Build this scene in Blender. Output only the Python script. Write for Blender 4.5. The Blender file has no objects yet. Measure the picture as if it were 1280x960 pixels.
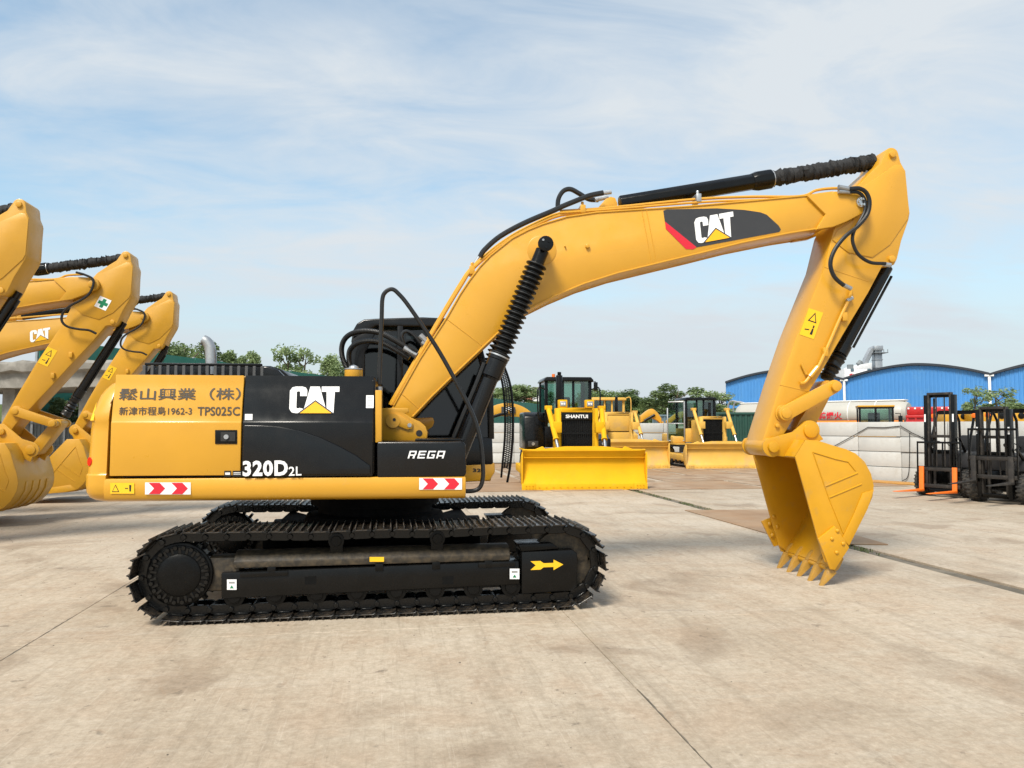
import bpy, bmesh, math, random
from mathutils import Vector, Matrix
R_ = math.radians
random.seed(7)
scn = bpy.context.scene
COL = scn.collection
# ------------------------------------------------------------------ camera
CAM = Vector((0.12, -8.65, 1.75)); YAW = R_(9.3); FPX = 950.0; HOR = 533.0
PITCH = math.atan((HOR - 480) / FPX)
cd_ = bpy.data.cameras.new('camera'); cam = bpy.data.objects.new('camera', cd_); COL.objects.link(cam)
cam.location = CAM; cam.rotation_euler = (R_(90) + PITCH, 0, -YAW)
cd_.sensor_fit = 'HORIZONTAL'; cd_.sensor_width = 36; cd_.lens = FPX / 1280 * 36
cd_.clip_start = 0.05; cd_.clip_end = 4000
scn.camera = cam
# ------------------------------------------------------------------ sky, sun, exposure
SUN_EL = R_(52); SUN_AZ = R_(215)      # direction towards the sun, azimuth from +Y clockwise (behind the camera, to its left)
w = bpy.data.worlds.new('World'); scn.world = w; w.use_nodes = True
nt = w.node_tree; N = nt.nodes; L = nt.links; N.clear()
def wn(t, **k):
    n = N.new(t)
    for a, b in k.items(): setattr(n, a, b)
    return n
out = wn('ShaderNodeOutputWorld'); bg = wn('ShaderNodeBackground'); bg.inputs[1].default_value = 0.13
sky = wn('ShaderNodeTexSky', sky_type='NISHITA', sun_disc=False, sun_elevation=SUN_EL, sun_rotation=SUN_AZ,
         air_density=1.0, dust_density=2.2, ozone_density=1.4)
tc = wn('ShaderNodeTexCoord'); sx = wn('ShaderNodeSeparateXYZ'); L.new(tc.outputs['Generated'], sx.inputs[0])
ad = wn('ShaderNodeMath', operation='ADD'); ad.inputs[1].default_value = 0.16
mx0 = wn('ShaderNodeMath', operation='MAXIMUM'); mx0.inputs[1].default_value = 0.0
L.new(sx.outputs[2], mx0.inputs[0]); L.new(mx0.outputs[0], ad.inputs[0])
dv = []
for i in (0, 1):
    d = wn('ShaderNodeMath', operation='DIVIDE'); L.new(sx.outputs[i], d.inputs[0]); L.new(ad.outputs[0], d.inputs[1]); dv.append(d)
cb = wn('ShaderNodeCombineXYZ'); L.new(dv[0].outputs[0], cb.inputs[0]); L.new(dv[1].outputs[0], cb.inputs[1])
mp = wn('ShaderNodeMapping'); mp.inputs['Rotation'].default_value = (0, 0, R_(28)); mp.inputs['Scale'].default_value = (0.55, 1.0, 1); mp.inputs['Location'].default_value = (3.1, 0.7, 0)
L.new(cb.outputs[0], mp.inputs[0])
n1 = wn('ShaderNodeTexNoise'); n1.inputs['Scale'].default_value = 0.75; n1.inputs['Detail'].default_value = 7; n1.inputs['Roughness'].default_value = 0.52; n1.inputs['Distortion'].default_value = 0.35
L.new(mp.outputs[0], n1.inputs['Vector'])
n2 = wn('ShaderNodeTexNoise'); n2.inputs['Scale'].default_value = 3.4; n2.inputs['Detail'].default_value = 6; n2.inputs['Roughness'].default_value = 0.6; n2.inputs['Distortion'].default_value = 0.6
L.new(mp.outputs[0], n2.inputs['Vector'])
mm = wn('ShaderNodeMix', data_type='FLOAT'); mm.inputs[0].default_value = 0.38
L.new(n1.outputs[0], mm.inputs[2]); L.new(n2.outputs[0], mm.inputs[3])
cr = wn('ShaderNodeValToRGB'); cr.color_ramp.elements[0].position = 0.41; cr.color_ramp.elements[0].color = (0.12, 0.12, 0.12, 1)
cr.color_ramp.elements[1].position = 0.60; cr.color_ramp.elements[1].color = (0.97, 0.97, 0.97, 1)
L.new(mm.outputs[0], cr.inputs[0])
mix = wn('ShaderNodeMix', data_type='RGBA'); mix.inputs[7].default_value = (3.2, 3.42, 3.6, 1)    # thin bright cirrus veil
tint = wn('ShaderNodeMix', data_type='RGBA', blend_type='MULTIPLY'); tint.inputs[0].default_value = 1.0; tint.inputs[7].default_value = (0.93, 1.05, 0.95, 1)
L.new(sky.outputs[0], tint.inputs[6]); L.new(cr.outputs[0], mix.inputs[0]); L.new(tint.outputs[2], mix.inputs[6])
hz = wn('ShaderNodeMapRange'); hz.interpolation_type = 'SMOOTHSTEP'; hz.inputs[1].default_value = 0.0; hz.inputs[2].default_value = 0.30; hz.inputs[3].default_value = 0.92; hz.inputs[4].default_value = 0.0
L.new(sx.outputs[2], hz.inputs[0])
mh = wn('ShaderNodeMix', data_type='RGBA'); mh.inputs[7].default_value = (2.85, 3.14, 3.4, 1)               # pale haze towards the horizon, all round
L.new(hz.outputs[0], mh.inputs[0]); L.new(mix.outputs[2], mh.inputs[6])
L.new(mh.outputs[2], bg.inputs[0]); L.new(bg.outputs[0], out.inputs[0])
sl = bpy.data.lights.new('sun', 'SUN'); sl.energy = 2.6; sl.angle = R_(16); sl.color = (1.0, 0.93, 0.83)
so = bpy.data.objects.new('sun', sl); COL.objects.link(so)
sd = Vector((math.sin(SUN_AZ) * math.cos(SUN_EL), math.cos(SUN_AZ) * math.cos(SUN_EL), math.sin(SUN_EL)))
so.rotation_euler = sd.to_track_quat('Z', 'Y').to_euler(); so.location = sd * 60
scn.view_settings.view_transform = 'Standard'; scn.view_settings.look = 'None'
scn.view_settings.exposure = 0.84; scn.view_settings.gamma = 1
scn.render.engine = 'CYCLES'

# ------------------------------------------------------------------ helpers: measuring
Fv = Vector((math.sin(YAW) * math.cos(PITCH), math.cos(YAW) * math.cos(PITCH), math.sin(PITCH)))
Rv = Vector((math.cos(YAW), -math.sin(YAW), 0)); Uv = Rv.cross(Fv)
SW = R_(3.5)                                        # the upper carriage is swung a little towards the viewer
RU = Matrix.Rotation(SW, 3, 'Z'); CU = RU @ CAM
def ray(px, py): return Fv + Rv * ((px - 640) / FPX) + Uv * ((480 - py) / FPX)
def at(px, py, Y):                                  # world point on the upright plane Y
    d = ray(px, py); return CAM + d * ((Y - CAM.y) / d.y)
def gz(px, py, z=0.0):                              # world point at height z
    d = ray(px, py); return CAM + d * ((z - CAM.z) / d.z)
def dp(px, py, D): return CAM + ray(px, py) * D     # world point at depth D
def up(px, py, y):                                  # point in the excavator's own frame on its plane y
    d = RU @ ray(px, py); return CU + d * ((y - CU.y) / d.y)
def ux(pts, y): return [(p.x, p.z) for p in (up(a, b, y) for a, b in pts)]
def wx(pts, Y): return [(p.x, p.z) for p in (at(a, b, Y) for a, b in pts)]
def crom(pts, n=6):                                 # smooth curve through points
    P = [Vector(p) for p in pts]; P = [P[0] * 2 - P[1]] + P + [P[-1] * 2 - P[-2]]; o = []
    for i in range(1, len(P) - 2):
        a, b, c, d = P[i - 1:i + 3]
        for k in range(n):
            t = k / n
            o.append(0.5 * ((2 * b) + (c - a) * t + (2 * a - 5 * b + 4 * c - d) * t * t + (3 * b - a - 3 * c + d) * t ** 3))
    o.append(P[-2]); return o
def arc(cx, cz, r, a0, a1, n=8):
    return [(cx + r * math.cos(R_(a0 + (a1 - a0) * i / n)), cz + r * math.sin(R_(a0 + (a1 - a0) * i / n))) for i in range(n + 1)]
def rotp(pts, c, ang):
    ca, sa = math.cos(ang), math.sin(ang)
    return [(c[0] + (x - c[0]) * ca - (z - c[1]) * sa, c[1] + (x - c[0]) * sa + (z - c[1]) * ca) for x, z in pts]

# ------------------------------------------------------------------ helpers: meshes
def area2(p): return sum(p[i - 1][0] * p[i][1] - p[i][0] * p[i - 1][1] for i in range(len(p)))
class G:
    def __init__(s): s.v = []; s.f = []
    def add(s, vs, fs):
        o = len(s.v); s.v += [tuple(v) for v in vs]; s.f += [tuple(o + i for i in f) for f in fs]; return s
    def box(s, x0, x1, y0, y1, z0, z1, M=None):
        v = [Vector((x, y, z)) for z in (z0, z1) for x, y in ((x0, y0), (x1, y0), (x1, y1), (x0, y1))]
        if M: v = [M @ p for p in v]
        return s.add(v, [(3, 2, 1, 0), (4, 5, 6, 7), (0, 1, 5, 4), (1, 2, 6, 5), (2, 3, 7, 6), (3, 0, 4, 7)])
    def prism(s, poly, y0, y1, ax='y'):              # polygon in (x,z) pushed along y; ax 'x': polygon in (y,z) along x; 'z': (x,y) along z
        p = list(poly)
        if area2(p) < 0: p.reverse()
        n = len(p)
        f = {'y': lambda a, b, t: (a, t, b), 'x': lambda a, b, t: (t, a, b), 'z': lambda a, b, t: (a, b, t)}[ax]
        v = [f(a, b, y0) for a, b in p] + [f(a, b, y1) for a, b in p]
        fs = [tuple(range(n)), tuple(range(2 * n - 1, n - 1, -1))] + [((i + 1) % n, i, n + i, n + (i + 1) % n) for i in range(n)]
        if ax in 'xz': fs = [tuple(reversed(q)) for q in fs]
        return s.add(v, fs)
    def tube(s, pts, r, seg=8, caps=True, prof=None):
        P = [Vector(p) for p in pts]; n = len(P); o = len(s.v)
        rr = r if isinstance(r, (list, tuple)) else [r] * n
        T = [(P[min(i + 1, n - 1)] - P[max(i - 1, 0)]).normalized() for i in range(n)]
        u = T[0].cross(Vector((0, 0, 1)))
        if u.length < 1e-3: u = T[0].cross(Vector((0, 1, 0)))
        u.normalize()
        for i in range(n):
            u = (u - T[i] * u.dot(T[i])).normalized(); q = T[i].cross(u)
            for k in range(seg):
                a = 2 * math.pi * (k + .5) / seg
                s.v.append(tuple(P[i] + (u * math.cos(a) + q * math.sin(a)) * rr[i]))
        for i in range(n - 1):
            for k in range(seg):
                k2 = (k + 1) % seg
                s.f.append((o + i * seg + k, o + i * seg + k2, o + (i + 1) * seg + k2, o + (i + 1) * seg + k))
        if caps:
            s.f.append(tuple(o + k for k in reversed(range(seg)))); s.f.append(tuple(o + (n - 1) * seg + k for k in range(seg)))
        return s
    def cyl(s, a, b, r0, r1=None, seg=16): return s.tube([a, b], [r0, r0 if r1 is None else r1], seg)
    def lathe(s, a, d, prof, seg=24):                # prof: (distance along d, radius)
        a = Vector(a); d = Vector(d).normalized(); return s.tube([a + d * (t + 1e-5 * i) for i, (t, r) in enumerate(prof)], [max(r, 1e-4) for t, r in prof], seg)
    def ico(s, c, rx, ry, rz, nu=8, nv=6):
        vs = [(c[0] + rx * math.sin(math.pi * j / nv) * math.cos(2 * math.pi * i / nu), c[1] + ry * math.sin(math.pi * j / nv) * math.sin(2 * math.pi * i / nu), c[2] + rz * math.cos(math.pi * j / nv)) for j in range(nv + 1) for i in range(nu)]
        return s.add(vs, [(j * nu + i, (j + 1) * nu + i, (j + 1) * nu + (i + 1) % nu, j * nu + (i + 1) % nu) for j in range(nv) for i in range(nu)])
    def mesh(s, name, m, bevel=0, seg=2, ang=32):
        me = bpy.data.meshes.new(name); me.from_pydata(s.v, [], s.f)
        if bevel:
            bm = bmesh.new(); bm.from_mesh(me); bmesh.ops.remove_doubles(bm, verts=bm.verts, dist=1e-5)
            es = [e for e in bm.edges if len(e.link_faces) == 2 and e.calc_face_angle(0) > R_(28)]
            bmesh.ops.bevel(bm, geom=es, offset=bevel, segments=seg, profile=.5, affect='EDGES', clamp_overlap=True)
            bm.to_mesh(me); bm.free()
        me.polygons.foreach_set('use_smooth', [True] * len(me.polygons))
        try: me.set_sharp_from_angle(angle=R_(ang))
        except Exception: pass
        me.materials.append(m); me.update(); return me
    def build(s, name, m, parent=None, bevel=0, seg=2, ang=32): return link(name, s.mesh(name, m, bevel, seg, ang), parent)
def link(name, me, parent=None, mw=None):
    o = bpy.data.objects.new(name, me); COL.objects.link(o)
    if parent: o.parent = parent
    if mw is not None: o.matrix_basis = mw
    return o
def tag(o, label=None, cat=None, group=None, kind=None):
    for k, v in (('label', label), ('category', cat), ('group', group), ('kind', kind)):
        if v: o[k] = v
    return o
def empty(name, loc, rz=0, label=None, cat=None, group=None):
    o = bpy.data.objects.new(name, None); COL.objects.link(o); o.location = loc; o.rotation_euler = (0, 0, rz); o.empty_display_size = .3
    return tag(o, label, cat, group)
def copy_tree(o, parent=None, skip=()):
    c = o.copy(); COL.objects.link(c); c.parent = parent
    for ch in o.children:
        if ch.name.split('.')[0] not in skip: copy_tree(ch, c, skip)
    return c
def bellows(a, b, r0, r1, n):                         # concertina sleeve
    a = Vector(a); b = Vector(b); P = []; r = []
    for i in range(n):
        for t, q in ((0.05, r0), (.42, r1), (.58, r1), (.95, r0)):
            P.append(a.lerp(b, (i + t) / n)); r.append(q)
    return P, r
def crumple(a, b, r, n, amp):                         # wrinkled cloth sleeve
    a = Vector(a); b = Vector(b); P = []; rr = []
    for i in range(n + 1):
        P.append(a.lerp(b, i / n) + Vector((0, random.uniform(-1, 1), random.uniform(-1, 1))) * amp * .3); rr.append(r * (1 + (amp / r) * (random.uniform(-.5, .7) + (.6 if i % 2 else -.6))))
    return P, rr
# ------------------------------------------------------------------ materials
def mat(name, col, rough=.5, metal=0., var=.12, vs=3., bump=0., bs=60., coat=0., dirt=None, dirtamt=.5, ds=2., spec=.5):
    m = bpy.data.materials.new(name); m.use_nodes = True; nt = m.node_tree; N = nt.nodes; L = nt.links
    b = N['Principled BSDF']; b.inputs['Roughness'].default_value = rough; b.inputs['Metallic'].default_value = metal
    b.inputs['Coat Weight'].default_value = coat; b.inputs['Coat Roughness'].default_value = .12; b.inputs['Specular IOR Level'].default_value = spec
    tc = N.new('ShaderNodeTexCoord')
    def noise(sc, det=5, ro=.6):
        n = N.new('ShaderNodeTexNoise'); n.inputs['Scale'].default_value = sc; n.inputs['Detail'].default_value = det; n.inputs['Roughness'].default_value = ro
        L.new(tc.outputs['Object'], n.inputs['Vector']); return n.outputs[0]
    c = None
    if var:
        r = N.new('ShaderNodeValToRGB'); r.color_ramp.elements[0].position = .3; r.color_ramp.elements[1].position = .7
        r.color_ramp.elements[0].color = tuple(x * (1 - var) for x in col) + (1,); r.color_ramp.elements[1].color = tuple(min(1, x * (1 + var)) for x in col) + (1,)
        L.new(noise(vs), r.inputs[0]); c = r.outputs[0]
        mr = N.new('ShaderNodeMapRange'); mr.inputs[1].default_value = .3; mr.inputs[2].default_value = .7; mr.inputs[3].default_value = max(.02, rough - .08); mr.inputs[4].default_value = min(1, rough + .1)
        L.new(noise(vs * 4.3), mr.inputs[0]); L.new(mr.outputs[0], b.inputs['Roughness'])
    if dirt:
        mx = N.new('ShaderNodeMix'); mx.data_type = 'RGBA'; mx.inputs[6].default_value = tuple(col) + (1,); mx.inputs[7].default_value = tuple(dirt) + (1,)
        if c: L.new(c, mx.inputs[6])
        r = N.new('ShaderNodeValToRGB'); r.color_ramp.elements[0].position = 1 - dirtamt - .1; r.color_ramp.elements[1].position = 1 - dirtamt + .18
        L.new(noise(ds, 8, .7), r.inputs[0]); L.new(r.outputs[0], mx.inputs[0]); c = mx.outputs[2]
    if c: L.new(c, b.inputs['Base Color'])
    else: b.inputs['Base Color'].default_value = tuple(col) + (1,)
    if bump:
        bp = N.new('ShaderNodeBump'); bp.inputs['Strength'].default_value = bump; bp.inputs['Distance'].default_value = .01
        L.new(noise(bs, 4), bp.inputs['Height']); L.new(bp.outputs[0], b.inputs['Normal'])
    return m
M = {}
M['yellow'] = mat('yellow_paint', (.60, .300, .020), .34, var=.05, vs=1.3, bump=.03, bs=25, coat=.25, dirt=(.42, .27, .10), dirtamt=.22, ds=3)
M['yellow_bucket'] = mat('yellow_bucket_paint', (.56, .275, .006), .38, var=.08, vs=2.2, bump=.06, bs=30, coat=.1, dirt=(.36, .23, .08), dirtamt=.34, ds=5)
M['yellow_old'] = mat('yellow_parked_paint', (.54, .275, .018), .42, var=.10, vs=1.1, bump=.04, bs=25, coat=.15, dirt=(.38, .23, .08), dirtamt=.3, ds=2.4)
M['amber'] = mat('amber_dozer_paint', (.68, .36, .006), .8, var=.08, vs=1.2, bump=.04, bs=20, coat=0, spec=.25, dirt=(.5, .3, .1), dirtamt=.24, ds=2)
M['amber_dusty'] = mat('dusty_amber_dozer_paint', (.62, .36, .06), .65, var=.1, vs=1.2, bump=.05, bs=20, dirt=(.45, .30, .14), dirtamt=.4, ds=1.6)
M['gloss_black'] = mat('gloss_black_paint', (.004, .004, .0045), .26, var=.25, vs=2, bump=.02, bs=14, coat=.15, dirt=(.022, .021, .019), dirtamt=.2, ds=4, spec=.3)
M['black'] = mat('black_paint', (.004, .004, .004), .22, var=.3, vs=4, bump=.05, bs=40, dirt=(.022, .019, .016), dirtamt=.18, ds=5, spec=.25)
M['track'] = mat('track_black', (.004, .004, .004), .27, var=.3, vs=7, bump=.15, bs=45, dirt=(.022, .017, .012), dirtamt=.2, ds=9, spec=.18)
M['shoe'] = mat('track_shoe_steel', (.005, .005, .005), .28, var=.3, vs=8, bump=.15, bs=50, dirt=(.095, .070, .047), dirtamt=.44, ds=6)
M['muddy'] = mat('muddy_track_frame', (.022, .017, .011), .6, var=.3, vs=9, bump=.3, bs=50, dirt=(.09, .065, .036), dirtamt=.48, ds=16)
M['rubber'] = mat('black_rubber', (.006, .006, .006), .4, var=.2, vs=9)
M['cloth'] = mat('black_cloth_sleeve', (.012, .012, .013), .8, var=.3, vs=20, bump=.5, bs=60)
M['tyre'] = mat('tyre_rubber', (.022, .021, .020), .8, var=.25, vs=9, bump=.2, bs=40, dirt=(.12, .10, .075), dirtamt=.45, ds=6)
M['steel'] = mat('bright_steel', (.55, .55, .54), .3, 1., var=.15, vs=9)
M['zinc'] = mat('galvanised_steel', (.42, .43, .44), .42, .8, var=.15, vs=6)
M['dirtsteel'] = mat('worn_dark_steel', (.03, .026, .023), .55, .3, var=.3, vs=6, bump=.2, bs=30, dirt=(.10, .078, .055), dirtamt=.36, ds=6)
M['white'] = mat('white_vinyl', (.80, .80, .80), .45, var=.02)
M['red'] = mat('red_vinyl', (.60, .012, .03), .4, var=.03)
M['charcoal'] = mat('charcoal_vinyl', (.032, .032, .035), .45, var=.05)
M['vent'] = mat('grey_vent_plastic', (.07, .07, .07), .5, var=.1)
M['emblem'] = mat('emblem_yellow', (.90, .44, .006), .45, var=.03)
M['worn'] = mat('worn_grouser_edge', (.15, .13, .11), .45, .6, var=.4, vs=12)
M['chain'] = mat('oiled_chain_black', (.004, .004, .004), .2, var=.3, vs=9, bump=.2, bs=40, spec=.35)
M['tooth'] = mat('dusty_tooth_paint', (.44, .235, .03), .6, var=.2, vs=9, bump=.2, bs=40, dirt=(.25, .17, .09), dirtamt=.42, ds=9)
M['matte'] = mat('matte_black', (.004, .004, .004), .85, var=.2, spec=.15)
M['label_y'] = mat('yellow_label', (.86, .50, .012), .45, var=.03)
M['ink'] = mat('black_ink', (.012, .012, .012), .5, var=0)
M['ink_soft'] = mat('grey_brown_ink', (.048, .036, .024), .55, var=.08, vs=30)
M['green_vinyl'] = mat('green_vinyl', (.0, .18, .075), .45, var=.03)
M['orange'] = mat('orange_fork_paint', (.85, .17, .015), .45, var=.1, vs=5, dirt=(.4, .12, .03), dirtamt=.3, ds=6)
M['redlamp'] = mat('red_reflector', (.7, .03, .01), .2, var=0)
M['seat'] = mat('seat_vinyl', (.03, .03, .032), .6)
M['blue_sheet'] = mat('blue_roof_sheet', (.05, .21, .50), .5, var=.10, vs=.12, dirt=(.08, .235, .46), dirtamt=.4, ds=.6)
M['dark_trim'] = mat('dark_roof_trim', (.02, .025, .035), .5)
M['white_paint'] = mat('white_paint', (.74, .74, .72), .5, var=.06, vs=.7, dirt=(.5, .48, .44), dirtamt=.25, ds=1.5)
M['tank'] = mat('silver_grey_tank', (.40, .385, .345), .45, var=.08, vs=.5, dirt=(.31, .29, .25), dirtamt=.3, ds=1)
M['truck_orange'] = mat('orange_stripe', (.80, .22, .02), .5)
M['truck_red'] = mat('red_truck_paint', (.42, .012, .012), .4, dirt=(.25, .02, .02), dirtamt=.3)
M['container'] = mat('green_container_paint', (.012, .055, .04), .5, var=.15, vs=1, dirt=(.04, .06, .05), dirtamt=.3, ds=1.4)
M['greyblue'] = mat('grey_blue_sheet', (.10, .15, .18), .5)
M['net'] = mat('green_screen_sheet', (.02, .17, .125), .7, var=.2, vs=.35, dirt=(.05, .2, .15), dirtamt=.4, ds=.8)
M['fence'] = mat('grey_fence_sheet', (.16, .18, .19), .6, var=.2, vs=.9, dirt=(.1, .1, .09), dirtamt=.35, ds=1.2)
M['oldconc'] = mat('weathered_concrete', (.25, .235, .21), .85, var=.25, vs=.7, bump=.3, bs=6, dirt=(.13, .12, .105), dirtamt=.45, ds=1.5)
M['block'] = mat('pale_concrete_block', (.50, .50, .485), .85, var=.08, vs=1.4, bump=.25, bs=18, dirt=(.42, .40, .36), dirtamt=.36, ds=2.2)
M['block2'] = mat('pale_concrete_block_warm', (.46, .46, .445), .85, var=.1, vs=1.1, bump=.25, bs=18, dirt=(.38, .36, .32), dirtamt=.4, ds=2.6)
M['plate'] = mat('rusty_road_plate', (.26, .16, .09), .75, .1, var=.25, vs=.7, bump=.15, bs=14, dirt=(.40, .31, .22), dirtamt=.5, ds=1.2)
M['plate2'] = mat('pale_road_plate', (.27, .165, .09), .75, .1, var=.25, vs=.7, bump=.15, bs=14, dirt=(.33, .23, .145), dirtamt=.5, ds=1.2)
M['plank'] = mat('orange_plank', (.42, .21, .05), .75, var=.2, vs=2)
M['soil'] = mat('dark_gap_soil', (.055, .05, .038), .95, var=.4, vs=9, bump=.8, bs=30, dirt=(.035, .05, .015), dirtamt=.45, ds=5)
M['kerb'] = mat('channel_concrete', (.135, .115, .088), .9, var=.3, vs=3, bump=.5, bs=25, dirt=(.07, .06, .04), dirtamt=.45, ds=4)
M['grass'] = mat('weed_green', (.10, .12, .045), .7, var=.4, vs=20)
M['bark'] = mat('bark', (.10, .075, .05), .9, var=.3, vs=6)
M['brick'] = mat('far_red_building', (.30, .13, .09), .8)
M['farwhite'] = mat('far_white_building', (.62, .62, .62), .8)
M['interior'] = mat('dark_interior', (.02, .02, .02), .8)
M['cable'] = mat('black_cable', (.02, .02, .02), .6, var=0)
def leafmat(name, a, b):
    m = bpy.data.materials.new(name); m.use_nodes = True; nt = m.node_tree; N = nt.nodes; L = nt.links; p = N['Principled BSDF']
    p.inputs['Roughness'].default_value = .6
    g = N.new('ShaderNodeNewGeometry'); tc = N.new('ShaderNodeTexCoord')
    r = N.new('ShaderNodeValToRGB'); r.color_ramp.elements[0].color = a + (1,); r.color_ramp.elements[1].color = b + (1,)
    n = N.new('ShaderNodeTexNoise'); n.inputs['Scale'].default_value = .9; L.new(tc.outputs['Object'], n.inputs['Vector'])
    ad = N.new('ShaderNodeMath'); ad.operation = 'ADD'; mu = N.new('ShaderNodeMath'); mu.operation = 'MULTIPLY'; mu.inputs[1].default_value = .5
    L.new(g.outputs['Random Per Island'], mu.inputs[0]); L.new(mu.outputs[0], ad.inputs[0])
    m2 = N.new('ShaderNodeMath'); m2.operation = 'MULTIPLY'; m2.inputs[1].default_value = .5; L.new(n.outputs[0], m2.inputs[0]); L.new(m2.outputs[0], ad.inputs[1])
    L.new(ad.outputs[0], r.inputs[0]); L.new(r.outputs[0], p.inputs['Base Color'])
    t = N.new('ShaderNodeBsdfTranslucent'); L.new(r.outputs[0], t.inputs[0]); mx = N.new('ShaderNodeMixShader'); mx.inputs[0].default_value = .3
    L.new(p.outputs[0], mx.inputs[1]); L.new(t.outputs[0], mx.inputs[2]); L.new(mx.outputs[0], N['Material Output'].inputs[0]); return m
M['leaf'] = leafmat('leaf_green', (.075, .125, .04), (.24, .32, .12))  # leaf greens are paled: slight distance haze is put into their colour
M['leaf2'] = leafmat('leaf_pale_green', (.12, .185, .07), (.32, .40, .18))
M['leaf3'] = leafmat('leaf_dark_green', (.055, .095, .032), (.165, .225, .08))
def glassmat(name, col, alpha, rough=.05):
    m = bpy.data.materials.new(name); m.use_nodes = True; nt = m.node_tree; N = nt.nodes; L = nt.links
    N.remove(N['Principled BSDF'])
    t = N.new('ShaderNodeBsdfTransparent'); t.inputs[0].default_value = tuple(col) + (1,)
    g = N.new('ShaderNodeBsdfGlossy'); g.inputs['Roughness'].default_value = rough
    fr = N.new('ShaderNodeFresnel'); fr.inputs[0].default_value = 1.5
    ad = N.new('ShaderNodeMath'); ad.operation = 'ADD'; ad.inputs[1].default_value = alpha; L.new(fr.outputs[0], ad.inputs[0])
    mx = N.new('ShaderNodeMixShader'); L.new(ad.outputs[0], mx.inputs[0]); L.new(t.outputs[0], mx.inputs[1]); L.new(g.outputs[0], mx.inputs[2]); L.new(mx.outputs[0], N['Material Output'].inputs[0]); return m
M['glass'] = glassmat('tinted_cab_glass', (.13, .15, .15), .02)
M['glass_clear'] = glassmat('pale_green_glass', (.66, .80, .74), .06)
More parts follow.
